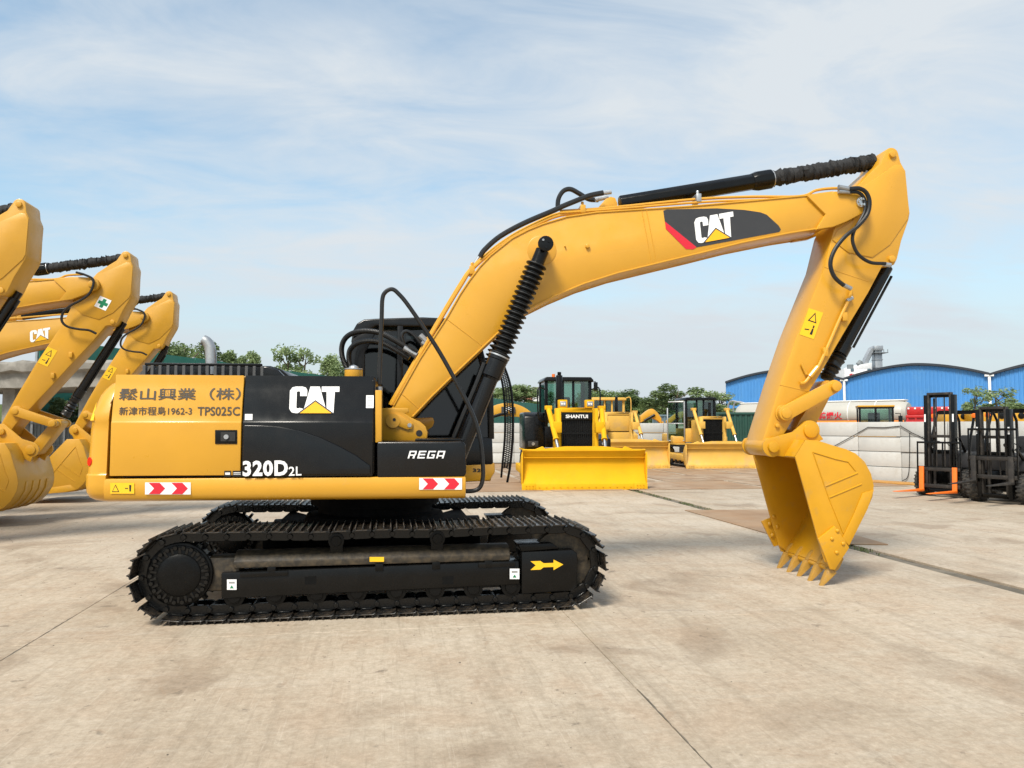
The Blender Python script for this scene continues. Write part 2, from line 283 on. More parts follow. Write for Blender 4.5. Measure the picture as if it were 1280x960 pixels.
# ground concrete
def groundmat():
    m = bpy.data.materials.new('yard_concrete'); m.use_nodes = True; nt = m.node_tree; N = nt.nodes; L = nt.links; b = N['Principled BSDF']
    g = N.new('ShaderNodeNewGeometry')
    def mapn(sc, rot=0):
        mp = N.new('ShaderNodeMapping'); mp.inputs['Scale'].default_value = sc; mp.inputs['Rotation'].default_value = (0, 0, rot); L.new(g.outputs['Position'], mp.inputs[0]); return mp.outputs[0]
    def noise(v, sc, det=6, ro=.6, dist=0):
        n = N.new('ShaderNodeTexNoise'); n.inputs['Scale'].default_value = sc; n.inputs['Detail'].default_value = det; n.inputs['Roughness'].default_value = ro; n.inputs['Distortion'].default_value = dist
        L.new(v, n.inputs['Vector']); return n.outputs[0]
    def ramp(v, p0, p1, c0=(0, 0, 0, 1), c1=(1, 1, 1, 1)):
        r = N.new('ShaderNodeValToRGB'); r.color_ramp.elements[0].position = p0; r.color_ramp.elements[1].position = p1; r.color_ramp.elements[0].color = c0; r.color_ramp.elements[1].color = c1; L.new(v, r.inputs[0]); return r.outputs[0]
    def mixc(f, a, c, mode='MIX', fac=None):
        x = N.new('ShaderNodeMix'); x.data_type = 'RGBA'; x.blend_type = mode
        if fac is not None: x.inputs[0].default_value = fac
        if f is not None: L.new(f, x.inputs[0])
        for i, q in ((6, a), (7, c)):
            if isinstance(q, tuple): x.inputs[i].default_value = q
            else: L.new(q, x.inputs[i])
        return x.outputs[2]
    def mul(f, k):
        x = N.new('ShaderNodeMath'); x.operation = 'MULTIPLY'; L.new(f, x.inputs[0])
        if isinstance(k, float): x.inputs[1].default_value = k
        else: L.new(k, x.inputs[1])
        return x.outputs[0]
    P = mapn((1, 1, 1))
    big = noise(P, .33, 8, .62, .4); mid = noise(P, 1.5, 8, .68, .3); fine = noise(P, 14, 6, .7); grit = noise(P, 120, 3, .7)
    st = noise(mapn((.35, 2.6, 1), R_(9)), 1.5, 7, .7, .2); st2 = noise(mapn((2.8, .3, 1), R_(-24)), 1.3, 7, .7); st3 = noise(mapn((5.5, .22, 1), R_(3)), 2.1, 6, .7)
    c = ramp(big, .32, .70, (.455, .375, .285, 1), (.61, .53, .43, 1))
    c = mixc(mul(ramp(mid, .46, .64), .7), c, (.47, .365, .27, 1))                 # tan dust
    c = mixc(mul(ramp(st, .52, .70), .40), c, (.60, .545, .47, 1))                  # pale sweep marks
    c = mixc(mul(ramp(st2, .50, .70), .55), c, (.33, .27, .20, 1))                   # drag marks
    c = mixc(mul(ramp(st3, .54, .68), .38), c, (.29, .235, .175, 1))                 # tyre-like streaks
    spot = noise(P, .9, 3, .5, .6); c = mixc(mul(ramp(spot, .57, .68), .5), c, (.25, .18, .12, 1))   # damp / oil patches
    sp2 = noise(P, 4.5, 5, .6, .3); c = mixc(mul(ramp(sp2, .65, .71), .6), c, (.15, .12, .09, 1))
    c = mixc(ramp(fine, .35, .7), mixc(None, c, (.74, .72, .69, 1), 'MULTIPLY', 1.0), c)
    c = mixc(mul(ramp(grit, .62, .68), .6), c, (.16, .13, .10, 1))
    for ang, sc, p0, amt, colr in ((17, 7.0, .65, .16, (.68, .60, .50, 1)), (-52, 6.2, .65, .14, (.66, .58, .49, 1)), (71, 8.0, .655, .30, (.28, .21, .15, 1)), (-8, 8.5, .655, .28, (.26, .20, .15, 1)), (38, 5.4, .66, .28, (.28, .22, .16, 1))):
        s_ = noise(mapn((1, .035, 1), R_(ang)), sc * 6, 4, .55, .15); c = mixc(mul(ramp(s_, p0, p0 + .03), amt), c, colr)        # scratches and scrapes
    ch_ = noise(P, 9, 6, .65, .8); c = mixc(mul(ramp(ch_, .655, .69), .6), c, (.21, .165, .125, 1))
    ch2 = noise(P, 2.6, 8, .75, 1.2); c = mixc(mul(ramp(ch2, .585, .65), .5), c, (.33, .24, .165, 1))
    vo = N.new('ShaderNodeTexVoronoi'); vo.feature = 'DISTANCE_TO_EDGE'; vo.inputs['Scale'].default_value = .42
    wv = N.new('ShaderNodeMix'); wv.data_type = 'VECTOR'; wv.inputs[0].default_value = .12; L.new(P, wv.inputs[4])
    nn = N.new('ShaderNodeTexNoise'); nn.inputs['Scale'].default_value = 2.2; nn.inputs['Detail'].default_value = 6; L.new(P, nn.inputs['Vector']); L.new(nn.outputs[1], wv.inputs[5]); L.new(wv.outputs[1], vo.inputs['Vector'])
    crk = ramp(vo.outputs[0], .0015, .004, (1, 1, 1, 1), (0, 0, 0, 1)); gate = ramp(noise(P, .45, 3, .5), .56, .62)
    c = mixc(mul(mul(crk, gate), .55), c, (.14, .115, .09, 1))
    gr2 = noise(P, 38, 4, .75); c = mixc(ramp(gr2, .38, .62), mixc(None, c, (.86, .85, .83, 1), 'MULTIPLY', 1.0), c)
    oi = N.new('ShaderNodeObjectInfo'); c = mixc(mul(oi.outputs['Random'], .30), c, mixc(None, c, (.78, .76, .72, 1), 'MULTIPLY', 1.0))   # slabs poured at different times
    L.new(c, b.inputs['Base Color']); L.new(ramp(mid, .3, .7, (.62, .62, .62, 1), (.86, .86, .86, 1)), b.inputs['Roughness'])
    bp = N.new('ShaderNodeBump'); bp.inputs['Strength'].default_value = .5; bp.inputs['Distance'].default_value = .006
    ad = N.new('ShaderNodeMath'); ad.operation = 'ADD'; L.new(fine, ad.inputs[0]); L.new(mul(grit, .5), ad.inputs[1]); L.new(ad.outputs[0], bp.inputs['Height']); L.new(bp.outputs[0], b.inputs['Normal'])
    return m
M['ground'] = groundmat()

# ------------------------------------------------------------------ helpers: flat prints
def text_mesh(s, off=0.0, shear=0.0, spacing=1.0):
    c = bpy.data.curves.new('lettering', 'FONT'); c.body = s; c.offset = off; c.shear = shear; c.space_character = spacing; c.resolution_u = 3
    o = bpy.data.objects.new('tmp', c); me = bpy.data.meshes.new_from_object(o)
    V = [tuple(v.co[:2]) for v in me.vertices]; Fc = [tuple(p.vertices) for p in me.polygons]
    bpy.data.objects.remove(o); bpy.data.meshes.remove(me); bpy.data.curves.remove(c); return V, Fc
def norm01(V):
    x0 = min(v[0] for v in V); x1 = max(v[0] for v in V); y0 = min(v[1] for v in V); y1 = max(v[1] for v in V)
    return [((x - x0) / (x1 - x0), (y - y0) / (y1 - y0)) for x, y in V]
def bil(q, u, v): return (q[0] * (1 - u) + q[1] * u) * (1 - v) + (q[3] * (1 - u) + q[2] * u) * v
def fix(me):                                             # all faces of a print look towards -y
    bm = bmesh.new(); bm.from_mesh(me); bm.normal_update()
    for f in bm.faces:
        if f.normal.y > 0: f.normal_flip()
    bm.to_mesh(me); bm.free()
def flat(name, V, Fc, quad, surf, m, parent, off=.004):  # print V (0..1 square) on the quad of px corners (bl, br, tr, tl)
    vs = []
    for u, v in V:
        p = bil(quad, u, v); q = Vector(p)
        if surf: q.y = surf(q.z)
        q.y -= off; vs.append(tuple(q))
    me = bpy.data.meshes.new(name); me.from_pydata(vs, [], Fc); me.materials.append(m); fix(me)
    return link(name, me, parent)
def pq(x0, y0, x1, y1, y, f=None): f = f or up; return [f(x0, y1, y), f(x1, y1, y), f(x1, y0, y), f(x0, y0, y)]
def poly01(polys):
    V = []; Fc = []
    for p in polys:
        o = len(V); V += p; Fc.append(tuple(range(o, o + len(p))))
    return V, Fc
# heavy condensed letters C A T in a 1 x 1 field with a triangle before the A
def cat_logo(quad, surf, parent, off=.004, fn=None):
    k = .07
    Cp = [[(.0, .16), (.0, .84), (.05, .97), (.12, 1.), (.25, 1.), (.32, .96), (.35, .86), (.35, .64), (.21, .64), (.21, .79), (.19, .82), (.16, .82), (.14, .79), (.14, .21), (.16, .18), (.19, .18), (.20, .2), (.33, .14), (.31, .05), (.25, .0), (.12, .0), (.05, .03)]]
    T_ = [[(.64, .80), (.64, 1.), (1., 1.), (1., .80), (.91, .80), (.89, .0), (.75, .0), (.74, .80)]]
    A_ = [[(.27, .0), (.41, 1.), (.60, 1.), (.76, .0), (.60, .0), (.585, .14), (.45, .14), (.43, .0)]]
    V, Fc = poly01(Cp); flat('lettering', V, Fc, quad, surf, M['white'], parent, off)
    V, Fc = poly01(A_); flat('lettering', V, Fc, quad, surf, M['white'], parent, off)
    V, Fc = poly01(T_); flat('lettering', V, Fc, quad, surf, M['white'], parent, off)
    V, Fc = poly01([[(.165, -.01), (.52, .49), (.90, -.01)]]); flat('emblem_edge', V, Fc, quad, surf, M['charcoal'], parent, off + .002)
    V, Fc = poly01([[(.215, .0), (.52, .43), (.85, .0)]]); flat('emblem', V, Fc, quad, surf, M['emblem'], parent, off + .004)
def words(name, s, quad, surf, m, parent, off=.004, bold=0., shear=0., spacing=1.):
    V, Fc = text_mesh(s, bold, shear, spacing); return flat(name, norm01(V), Fc, quad, surf, m, parent, off)
SQ = ([(0, 0), (1, 0), (1, 1), (0, 1)], [(0, 1, 2, 3)])
def strokes(lines, wd):                                   # flat pen strokes
    V = []; Fc = []
    for ln in lines:
        for a, b in zip(ln, ln[1:]):
            d = Vector((b[0] - a[0], b[1] - a[1])); d.normalize(); n = Vector((-d.y, d.x)) * wd / 2; e = d * wd * .45; o = len(V)
            a2 = Vector(a) - e; b2 = Vector(b) + e
            V += [tuple(a2 + n), tuple(a2 - n), tuple(b2 - n), tuple(b2 + n)]; Fc.append((o, o + 1, o + 2, o + 3))
    return V, Fc
# ------------------------------------------------------------------ ground
lanes = [-22.0, -16.5, -11.8, -7.25, -2.72, 1.78, 6.68]
rows = [-12.0, -7.4, -1.9, 3.7, 9.3, 14.9, 20.5, 26.1]
g = G(); g.add([(-900, -60, -.034), (900, -60, -.034), (900, 1800, -.034), (-900, 1800, -.034)], [(0, 1, 2, 3)])
ground = tag(g.build('ground', M['ground']), 'dusty tan concrete yard ground', kind='structure')
def slab(x0, x1, y0, y1, gx):
    h = .0012
    G().box(x0 + gx, x1 - gx, y0 + h, y1 - h, -.033, 0).build('concrete_slab', M['ground'], ground, bevel=.004, seg=1)
for i in range(len(lanes) - 1):
    for j in range(len(rows) - 1): slab(lanes[i], lanes[i + 1], rows[j], rows[j + 1], .0022)
for x0, x1 in ((6.95, 11.6), (11.6, 16.4), (16.4, 21.2), (21.2, 26)):
    for j in range(len(rows) - 1): slab(x0, x1, rows[j], rows[j + 1], .002)
# soil in the open drain joint with weeds
g = G(); random.seed(3); n = 90; vs = []
for i in range(n + 1):
    y = -8 + 34 * i / n
    for k in range(5):
        vs.append((6.68 + .27 * k / 4, y, -.031 + random.uniform(0, .022) * (1 if 0 < k < 4 else .3)))
g.add(vs, [(i * 5 + k, i * 5 + k + 1, i * 5 + k + 6, i * 5 + k + 5) for i in range(n) for k in range(4)])
tag(g.build('drain_joint', M['kerb']), 'dirt filled expansion joint crossing the yard beneath the bucket', kind='structure')
g = G()
def blades(x, y, n, h, sp):
    for _ in range(n):
        a = random.uniform(0, 6.28); b = random.uniform(.3, 1.2); hh = h * random.uniform(.4, 1); px, py = x + random.uniform(-sp, sp), y + random.uniform(-sp, sp) * 2
        px = min(max(px, 6.72), 6.90); dx, dy = math.cos(a), math.sin(a); wv = .006
        p0 = Vector((px - dy * wv, py + dx * wv, -.02)); p1 = Vector((px + dy * wv, py - dx * wv, -.02)); p2 = Vector((px + dx * hh * b * .5, py + dy * hh * b * .5, hh * .75)); p3 = Vector((px + dx * hh * b, py + dy * hh * b, hh * .8))
        g.add([p0, p1, p2 + Vector((dy * wv, -dx * wv, 0)), p2 - Vector((dy * wv, -dx * wv, 0)), p3], [(0, 1, 2, 3), (3, 2, 4)])
for _ in range(32): blades(6.81, random.uniform(6.6, 11.5), 9, .035, .07)
for _ in range(5): blades(6.80, random.uniform(1.1, 1.6), 12, .045, .06)
for _ in range(10): blades(6.81, random.uniform(-3, 6), 4, .02, .06)
tag(g.build('weeds', M['grass']), 'small green weeds growing in the drain joint', 'weeds', kind='stuff')
# loose grit on the slabs
g = G()
for _ in range(900):
    d = random.random() ** .6; x = random.uniform(-7, 9); y = -6.5 + d * 14; s = random.uniform(.002, .008) * (1 if random.random() < .93 else 2.0)
    vs = [(x + s * math.cos(t) * random.uniform(.6, 1.3), y + s * math.sin(t) * random.uniform(.6, 1.3), .0005) for t in (0, 1.57, 3.14, 4.71)] + [(x, y, s * .8)]
    g.add(vs, [(0, 1, 4), (1, 2, 4), (2, 3, 4), (3, 0, 4)])
tag(g.build('grit', M['kerb']), 'loose grit scattered on the concrete', kind='stuff')
g = G()
for X in (1.78, -2.72, -7.25):
    y = -8.0
    while y < 12:
        ln = random.uniform(.25, 1.1)
        if random.random() < .8:
            n = max(3, int(ln / .06)); vs = []
            for i in range(n + 1):
                t = i / n; wd = (.0025 + .007 * random.random()) * math.sin(math.pi * min(.98, max(.02, t))) ** .5; o_ = random.uniform(-.004, .004); vs += [(X + o_ - wd, y + ln * t, .0012), (X + o_ + wd, y + ln * t, .0012)]
            g.add(vs, [(2 * i, 2 * i + 1, 2 * i + 3, 2 * i + 2) for i in range(n)])
        y += ln
tag(g.build('joint_dirt', M['kerb']), 'dirt packed in the slab joints', kind='stuff')

# ------------------------------------------------------------------ the excavator
EXLAB = 'large yellow and black tracked excavator with raised boom, standing alone in the foreground'
ex = empty('excavator', (0, 0, 0), -SW, EXLAB, 'excavator')
UNSW = Matrix.Rotation(SW, 4, 'Z')                        # undercarriage keeps to the slab lines
YL = M['yellow']; BK = M['black']; GB = M['gloss_black']
# ---- undercarriage
TY = 1.19; TW = .30
RC = .383; SPX, IDX, CZ = -1.71, 1.83, .42
def loop_path(n=49):
    segs = []; pts = []
    N_ = 2000
    def top(t): return .805 - .022 * math.sin(math.pi * min(1, max(0, t))) * (1 - .55 * math.sin(3 * math.pi * t) ** 2)
    raw = []
    RP = RC - .055
    for i in range(400): t = i / 400; raw.append((SPX + (IDX - SPX) * t, CZ - RP))
    for i in range(300): a = R_(-90 + 180 * i / 300); raw.append((IDX + RP * math.cos(a), CZ + RP * math.sin(a)))
    for i in range(400): t = i / 400; raw.append((IDX + (SPX - IDX) * t, top(t) - .057))
    for i in range(300): a = R_(90 + 180 * i / 300); raw.append((SPX + RP * math.cos(a), CZ + RP * math.sin(a)))
    raw.append(raw[0]); cum = [0]
    for a, b in zip(raw, raw[1:]): cum.append(cum[-1] + math.hypot(b[0] - a[0], b[1] - a[1]))
    Lt = cum[-1]; res = []; j = 0
    for i in range(n):
        d = (i + .37) / n * Lt
        while cum[j + 1] < d: j += 1
        t = (d - cum[j]) / (cum[j + 1] - cum[j]); a, b = raw[j], raw[j + 1]
        res.append((a[0] + (b[0] - a[0]) * t, a[1] + (b[1] - a[1]) * t))
    return res, Lt / n
PTS, PITCHL = loop_path()
P2 = PITCHL / 2
g = G()
prof = [(-P2 - .012, -.004), (-P2 + .004, -.006), (P2 - .008, -.006), (P2 + .006, -.016), (P2 + .006, -.004), (P2 - .01, .006), (-P2 + .006, .006), (-P2 - .012, .008)]
gp = [(-P2 - .012, .0), (P2 + .004, .0)]
g.prism([(-P2 + .004, -.002), (-P2 + .03, 0), (P2 - .03, 0), (P2 - .010, -.014), (P2 - .007, .000), (P2 - .024, .011), (-P2 + .03, .010), (-P2 + .004, .008)], -TW, TW)
for gx in (-.078, -.012, .056):
    g.prism([(gx - .010, .009), (gx + .010, .009), (gx + .004, .035), (gx - .004, .035)], -TW, TW)
SHOE = g.mesh('track_shoe', M['shoe'], bevel=.003, seg=1); SHOE.materials.append(M['worn'])
for p_ in SHOE.polygons:
    if p_.center.z > .0335: p_.material_index = 1
g = G()
for sy in (-1, 1):
    y0, y1 = sy * .085, sy * .125
    y0, y1 = min(y0, y1), max(y0, y1)
    g.prism(arc(-.06, -.055, .042, 90, 270, 6) + arc(.06, -.055, .042, -90, 90, 6), y0, y1)
    g.prism([(-.05, -.02), (.05, -.02), (.06, 0), (-.06, 0)], y0 - .01, y1 + .01)
    if sy > 0: g.cyl((P2, -.15, -.055), (P2, .15, -.055), .026, seg=10)
    g.cyl((-.03, sy * .11, .012), (-.03, sy * .11, .020), .012, seg=6)
LINK = g.mesh('track_link', M['chain'], bevel=.004, seg=1)
def chain_mats():
    r = []
    for i, (x, z) in enumerate(PTS):
        b = PTS[(i + 1) % len(PTS)]
        ang = math.atan2(b[1] - z, b[0] - x); x, z = (x + b[0]) / 2 + math.sin(ang) * .055, (z + b[1]) / 2 - math.cos(ang) * .055
        # local x along travel, local z outward
        r.append(Matrix.Translation((x, 0, z)) @ Matrix.Rotation(-ang, 4, 'Y') @ Matrix.Rotation(math.pi, 4, 'X'))
    return r
MATS = chain_mats()
def undercarriage(root, sy, links):
    Tm = UNSW @ Matrix.Translation((0, sy * TY, 0))
    # frame of this side: local frame centred on the track, y<0 = towards the viewer
    g = G()
    g.prism(wx_t([(276, 716), (649, 701), (650, 731), (276, 749)], -1.36), -.165, .165)
    fr = g.build('track_frame', M['black'], root, bevel=.018); fr.matrix_basis = Tm
    sub = lambda n, gg, m, bv=0, sg=2: gg.build(n, m, fr, bv, sg)
    g = G(); x0, x1 = -1.25, 1.30
    g.prism([(-.15, .46), (-.15, .52), (-.11, .57), (-.02, .60), (.06, .60), (.14, .56), (.15, .5), (.15, .46)], x0, x1, 'x'); sub('frame_top', g, M['muddy'], .01)
    g = G(); g.box(x0 + .05, x1 - .1, -.10, .10, .20, .30); sub('frame_bottom', g, M['track'])
    for gx in (-.95, .02, .55, 1.05):
        g = G(); g.box(gx, gx + .075, -.176, -.160, .40, .47); sub('frame_lug', g, M['track'], .006)
    # raised rims at the ends of the guard and access holes
    for px in (388, 560):
        q = wx_t([(px - 7, 721), (px + 7, 720), (px + 7, 730), (px - 7, 731)], -1.36)
        g = G(); g.prism(q, -.168, -.162); sub('access_hole', g, M['matte'])
    for px0, px1 in ((300, 360), (598, 644)):
        q = wx_t([(px0, 715.5 - (px0 - 300) * .041), (px1, 715.5 - (px1 - 300) * .041), (px1, 722 - (px1 - 300) * .041), (px0, 722 - (px0 - 300) * .041)], -1.36)
        g = G(); g.prism(q, -.176, -.160); sub('guard_rim', g, M['black'], .004)
    # final drive and sprocket
    g = G()
    for k in range(21):
        a = 2 * math.pi * k / 21
        g.prism([(SPX + r * math.cos(a + t), CZ + r * math.sin(a + t)) for r, t in ((.24, -.09), (.325, -.045), (.325, .045), (.24, .09))], -.035, .035)
    g.cyl((SPX, -.035, CZ), (SPX, .035, CZ), .27, seg=42); sub('sprocket', g, M['track'], .004, 1)
    g = G(); g.lathe((SPX, .06, CZ), (0, -1, 0), [(0, .25), (.13, .25), (.135, .285), (.20, .285), (.21, .278), (.215, .262), (.225, .258), (.235, .19), (.245, .185), (.255, .165), (.262, .12), (.266, .05), (.266, 0)], 48); fd = sub('final_drive', g, M['track'])
    for k in range(22):
        a = 2 * math.pi * k / 22
        g = G(); c = (SPX + .242 * math.cos(a), -.150, CZ + .242 * math.sin(a)); g.cyl(c, (c[0], -.192, c[2]), .019, seg=6); sub('bolt', g, M['chain'])
        if True:
            g = G(); a2 = a + .14; g.box(-.030, .030, -.012, .012, -.013, .013, Matrix.Translation((SPX + .218 * math.cos(a2), -.168, CZ + .218 * math.sin(a2))) @ Matrix.Rotation(-a2, 4, 'Y')); sub('rib', g, M['chain'], .003, 1)
    g = G(); g.box(-1.55, -1.20, -.12, .12, .25, .56); sub('drive_mount', g, M['muddy'], .03)
    # idler with yoke
    g = G(); g.lathe((IDX, .06, CZ + .01), (0, -1, 0), [(0, .06), (0, .295), (.02, .30), (.03, .265), (.09, .265), (.10, .30), (.12, .295), (.12, .262), (.105, .24), (.09, .13), (.12, .09), (.14, .085), (.14, 0)], 48); sub('idler', g, M['muddy'])
    g = G(); g.prism(wx_t([(652, 690), (716, 687), (722, 692), (722, 733), (715, 739), (652, 743)], -1.36), -.172, .17); yk = sub('idler_yoke', g, M['black'], .014)
    g = G(); g.prism(wx_t([(648, 681), (690, 679), (700, 686), (652, 690)], -1.36), -.16, .16); sub('yoke_top', g, M['track'], .01)
    # rollers
    for i in range(8):
        cx = -1.24 + i * (2.55 / 7)
        g = G(); g.lathe((cx, .135, .205), (0, -1, 0), [(0, .05), (0, .092), (.03, .092), (.035, .078), (.24, .078), (.245, .092), (.27, .092), (.272, .06), (.285, .055), (.285, 0)], 20); sub('bottom_roller', g, M['track'])
        g = G(); g.box(cx - .05, cx + .05, -.15, -.128, .19, .30); sub('roller_bracket', g, M['track'], .006)
    for cx in (-.34, .60):
        g = G(); g.lathe((cx, .15, .685), (0, -1, 0), [(0, .05), (0, .062), (.28, .062), (.285, .072), (.30, .072), (.302, .05), (.31, .045), (.31, 0)], 20); sub('carrier_roller', g, M['track'])
        g = G(); g.box(cx - .06, cx + .06, -.10, .10, .56, .66); sub('roller_stand', g, M['track'], .01)
    # chain, link by link and shoe by shoe
    if links:
        for mt in MATS:
            link('track_shoe', SHOE, fr, mt); link('track_link', LINK, fr, mt)
    return fr
def wx_t(pts, Y): return [(x, z) for x, z in wx(pts, Y)]
random.seed(5)
near = undercarriage(ex, -1, True); far = undercarriage(ex, 1, True)
# prints on the near track
def tw(px0, py0, px1, py1): return pq(px0, py0, px1, py1, -1.36, at)
def und(name, V, Fc, quad, m, off): return flat(name, V, Fc, [Vector((p.x, p.y + TY, p.z)) for p in quad], None, m, near, off)
q = [at(663, 713, -1.362), at(704, 711.5, -1.362), at(704, 699, -1.362), at(663, 700.5, -1.362)]
V, Fc = poly01([[(0, .05), (.16, .5), (0, .92), (.30, .92), (.40, .68), (.70, .68), (.70, 1.0), (1, .48), (.70, -.05), (.70, .27), (.40, .27), (.30, .05)]]); und('direction_arrow', V, Fc, q, M['label_y'], .005)
for px in (284, 637):
    und('sticker', *SQ, tw(px, 724 - (px - 284) * .038, px + 12, 737 - (px - 284) * .038), M['white'], .010)
    V, Fc = poly01([[(.3, .15), (.5, .45), (.7, .15)]]); und('sticker_mark', V, Fc, tw(px, 724 - (px - 284) * .038, px + 12, 737 - (px - 284) * .038), M['green_vinyl'], .012)
    V, Fc = poly01([[(.2, .62), (.8, .62), (.8, .78), (.2, .78)]]); und('sticker_mark', V, Fc, tw(px, 724 - (px - 284) * .038, px + 12, 737 - (px - 284) * .038), M['zinc'], .012)
und('sticker', *SQ, tw(462, 696, 480, 702), M['label_y'], .008)
# carbody between the tracks, swing bearing
g = G(); g.prism([(-.75, -.55), (.75, -.55), (.95, -.95), (1.05, -1.05), (1.05, 1.05), (.95, .95), (.75, .55), (-.75, .55), (-.95, .95), (-1.05, 1.05), (-1.05, -1.05), (-.95, -.95)], .42, .72, 'z')
o = g.build('carbody', M['matte'], ex, .03); o.matrix_basis = UNSW
g = G(); g.lathe((0, 0, .70), (0, 0, 1), [(0, .78), (.10, .74), (.12, .62), (.20, .62), (.21, .70), (.36, .70), (.36, .0)], 48); g.build('swing_bearing', M['matte'], ex)

# ---- upper carriage
def surf(z):                                              # side of the body: upright below the crease, leaning in above it
    if z < 1.795: return -1.36
    t = min(1, (z - 1.795) / .37); return -1.36 + .035 * t + .03 * t * t
def sidepanel(x0, x1, z0, z1, name, m, th=.05, bev=.008, off=0):
    zs = [z0, 1.785, 1.80, 1.9, 2.0, 2.1, 2.165]
    zs = [z for z in zs if z0 <= z <= z1]
    if zs[-1] < z1 - .01: zs.append(z1)
    outer = [(surf(z) - off - (.008 if z < 1.79 else 0), z) for z in zs]
    if z1 > 2.15: outer += [(-1.275, 2.212), (-1.23, 2.225), (-1.15, 2.228)]
    inner = [(outer[-1][0] + .02, outer[-1][1] - th)] + [(surf(z) + th, z) for z in reversed(zs) if z < 2.12]
    g = G(); g.prism(outer + inner, x0, x1, 'x'); return g.build(name, m, ex, bev)
X0, X1, X2, X3 = -2.305, -1.125, .075, .945
# rails and core
g = G(); g.prism([(-1.372, 1.275), (-1.378, 1.2), (-1.372, 1.13), (-1.35, 1.085), (-1.30, 1.065), (-1.0, 1.06), (-1.0, 1.27)], -2.33, X3, 'x')
rail = g.build('side_rail', YL, ex, .012)
g = G(); g.prism([(1.372, 1.275), (1.378, 1.2), (1.372, 1.13), (1.35, 1.085), (1.30, 1.065), (1.0, 1.06), (1.0, 1.27)], -2.33, 1.36, 'x'); g.build('side_rail', YL, ex, .012)
g = G(); g.box(-2.25, .80, -.995, .995, 1.075, 1.25); g.build('revolving_frame', BK, ex, .02)
g = G(); g.box(-2.2, X2 - .03, -1.28, 1.30, 1.28, 2.12); g.box(-2.2, -.45, -1.1, 1.3, 2.0, 2.18); g.build('engine_bay', M['interior'], ex)
# near side panels
door = sidepanel(X0 + .02, X1 - .008, 1.30, 2.23, 'engine_door', YL)
panel = sidepanel(X1 + .004, X2 - .004, 1.285, 2.23, 'pump_door', GB)
sidepanel_back = None
g = G(); g.prism([(1.36, 1.285), (1.36, 1.80), (1.29, 2.16), (1.2, 2.2), (1.1, 2.2), (1.1, 1.285)], X0, -.35, 'x'); g.build('engine_door', YL, ex, .01)
# top of hood
g = G(); g.prism([(-2.27, 2.16), (-2.2, 2.20), (X2 - .01, 2.205), (X2 - .01, 2.16)], -1.16, 1.14); g.build('hood_deck', GB, ex, .01)
# swoosh crease on the black door
g = G(); lo = [(X1 + .03, 1.31), (X1 + .03, 1.745)]
cv = ux([(305, 531), (330, 531.5), (350, 533), (375, 538), (400, 546.5), (425, 558), (445, 569), (463, 582)], -1.37)
pts = [(X1 + .014, 1.30)] + cv + [(X2 - .02, 1.30)]
g.prism(pts, -1.392, -1.36); g.build('pressed_panel', GB, panel, .012, 3)
# handle
g = G(); h = ux([(269, 537.5), (296.5, 537.5), (296.5, 555), (269, 555)], -1.368); g.prism(h, -1.376, -1.366); hd = g.build('door_handle', BK, door, .003)
g = G(); h = ux([(276, 540), (294, 540), (294, 551.5), (276, 551.5)], -1.375); g.prism(h, -1.379, -1.374); g.build('handle_recess', M['interior'], door)
c = up(283, 546, -1.38); g = G(); g.cyl((c.x, -1.378, c.z), (c.x, -1.392, c.z), .022, seg=12); g.build('lock', M['zinc'], door)
# counterweight
def cw_ring(z, ins, R=2.80, hw=1.372):
    r = []; R -= ins; hw -= ins; rc = .17
    ycorner = hw - rc
    xs = -math.sqrt(R * R - ycorner * ycorner)
    r.append((-2.315, -hw))
    cx = xs + rc * .92
    for k in range(7): a = R_(-90 - 78 * k / 6); r.append((cx + rc * math.cos(a), -ycorner + rc * math.sin(a)))
    for k in range(13): y = -ycorner + .03 + (2 * ycorner - .06) * k / 12; r.append((-math.sqrt(R * R - y * y), y))
    for k in range(7): a = R_(168 - 78 * k / 6); r.append((cx + rc * math.cos(a), ycorner + rc * math.sin(a)))
    r.append((-2.315, hw)); return [(x, y, z) for x, y in r]
prof = [(1.062, .13), (1.072, .085), (1.10, .035), (1.15, .008), (1.22, .0), (1.305, .002), (1.318, .014), (1.34, .016), (1.70, .03), (1.785, .036), (1.80, .03), (1.88, .045), (1.96, .075), (2.04, .105), (2.10, .145), (2.15, .195), (2.185, .26), (2.20, .38)]
g = G(); rings = [cw_ring(z, i) for z, i in prof]; n = len(rings[0])
g.add([p for r in rings for p in r], [(j * n + (i + 1) % n, j * n + i, (j + 1) * n + i, (j + 1) * n + (i + 1) % n) for j in range(len(rings) - 1) for i in range(n)] + [tuple(range(n)), tuple(reversed(range((len(rings) - 1) * n, len(rings) * n)))])
cw = g.build('counterweight', YL, ex, ang=38)
# small prints at the rear
def ring_pt(px, py, y): return up(px, py, y)
from mathutils.bvhtree import BVHTree
bv = BVHTree.FromPolygons([Vector(v.co) for v in cw.data.vertices], [tuple(p.vertices) for p in cw.data.polygons])
def hit(px, py):
    for k in range(40):
        r = bv.ray_cast(CU, (RU @ ray(px + k * .5, py)).normalized())
        if r[0] is not None: break
    return r[0], r[1]
c, nn = hit(112.5, 577); nn = nn if nn.dot(CU - c) > 0 else -nn
g = G(); g.cyl(c - nn * .01, c + nn * .008, .04, seg=18); g.build('reflector', M['redlamp'], cw)
vs = []
for px, py in ((113.5, 526), (118.5, 526), (119.5, 503), (115.5, 503)):
    c, nn = hit(px, py); nn = nn if nn.dot(CU - c) > 0 else -nn; vs.append(tuple(c + nn * .012))
me = bpy.data.meshes.new('warning_label'); me.from_pydata(vs, [], [(0, 1, 2, 3)]); me.materials.append(M['label_y']); link('warning_label', me, cw)
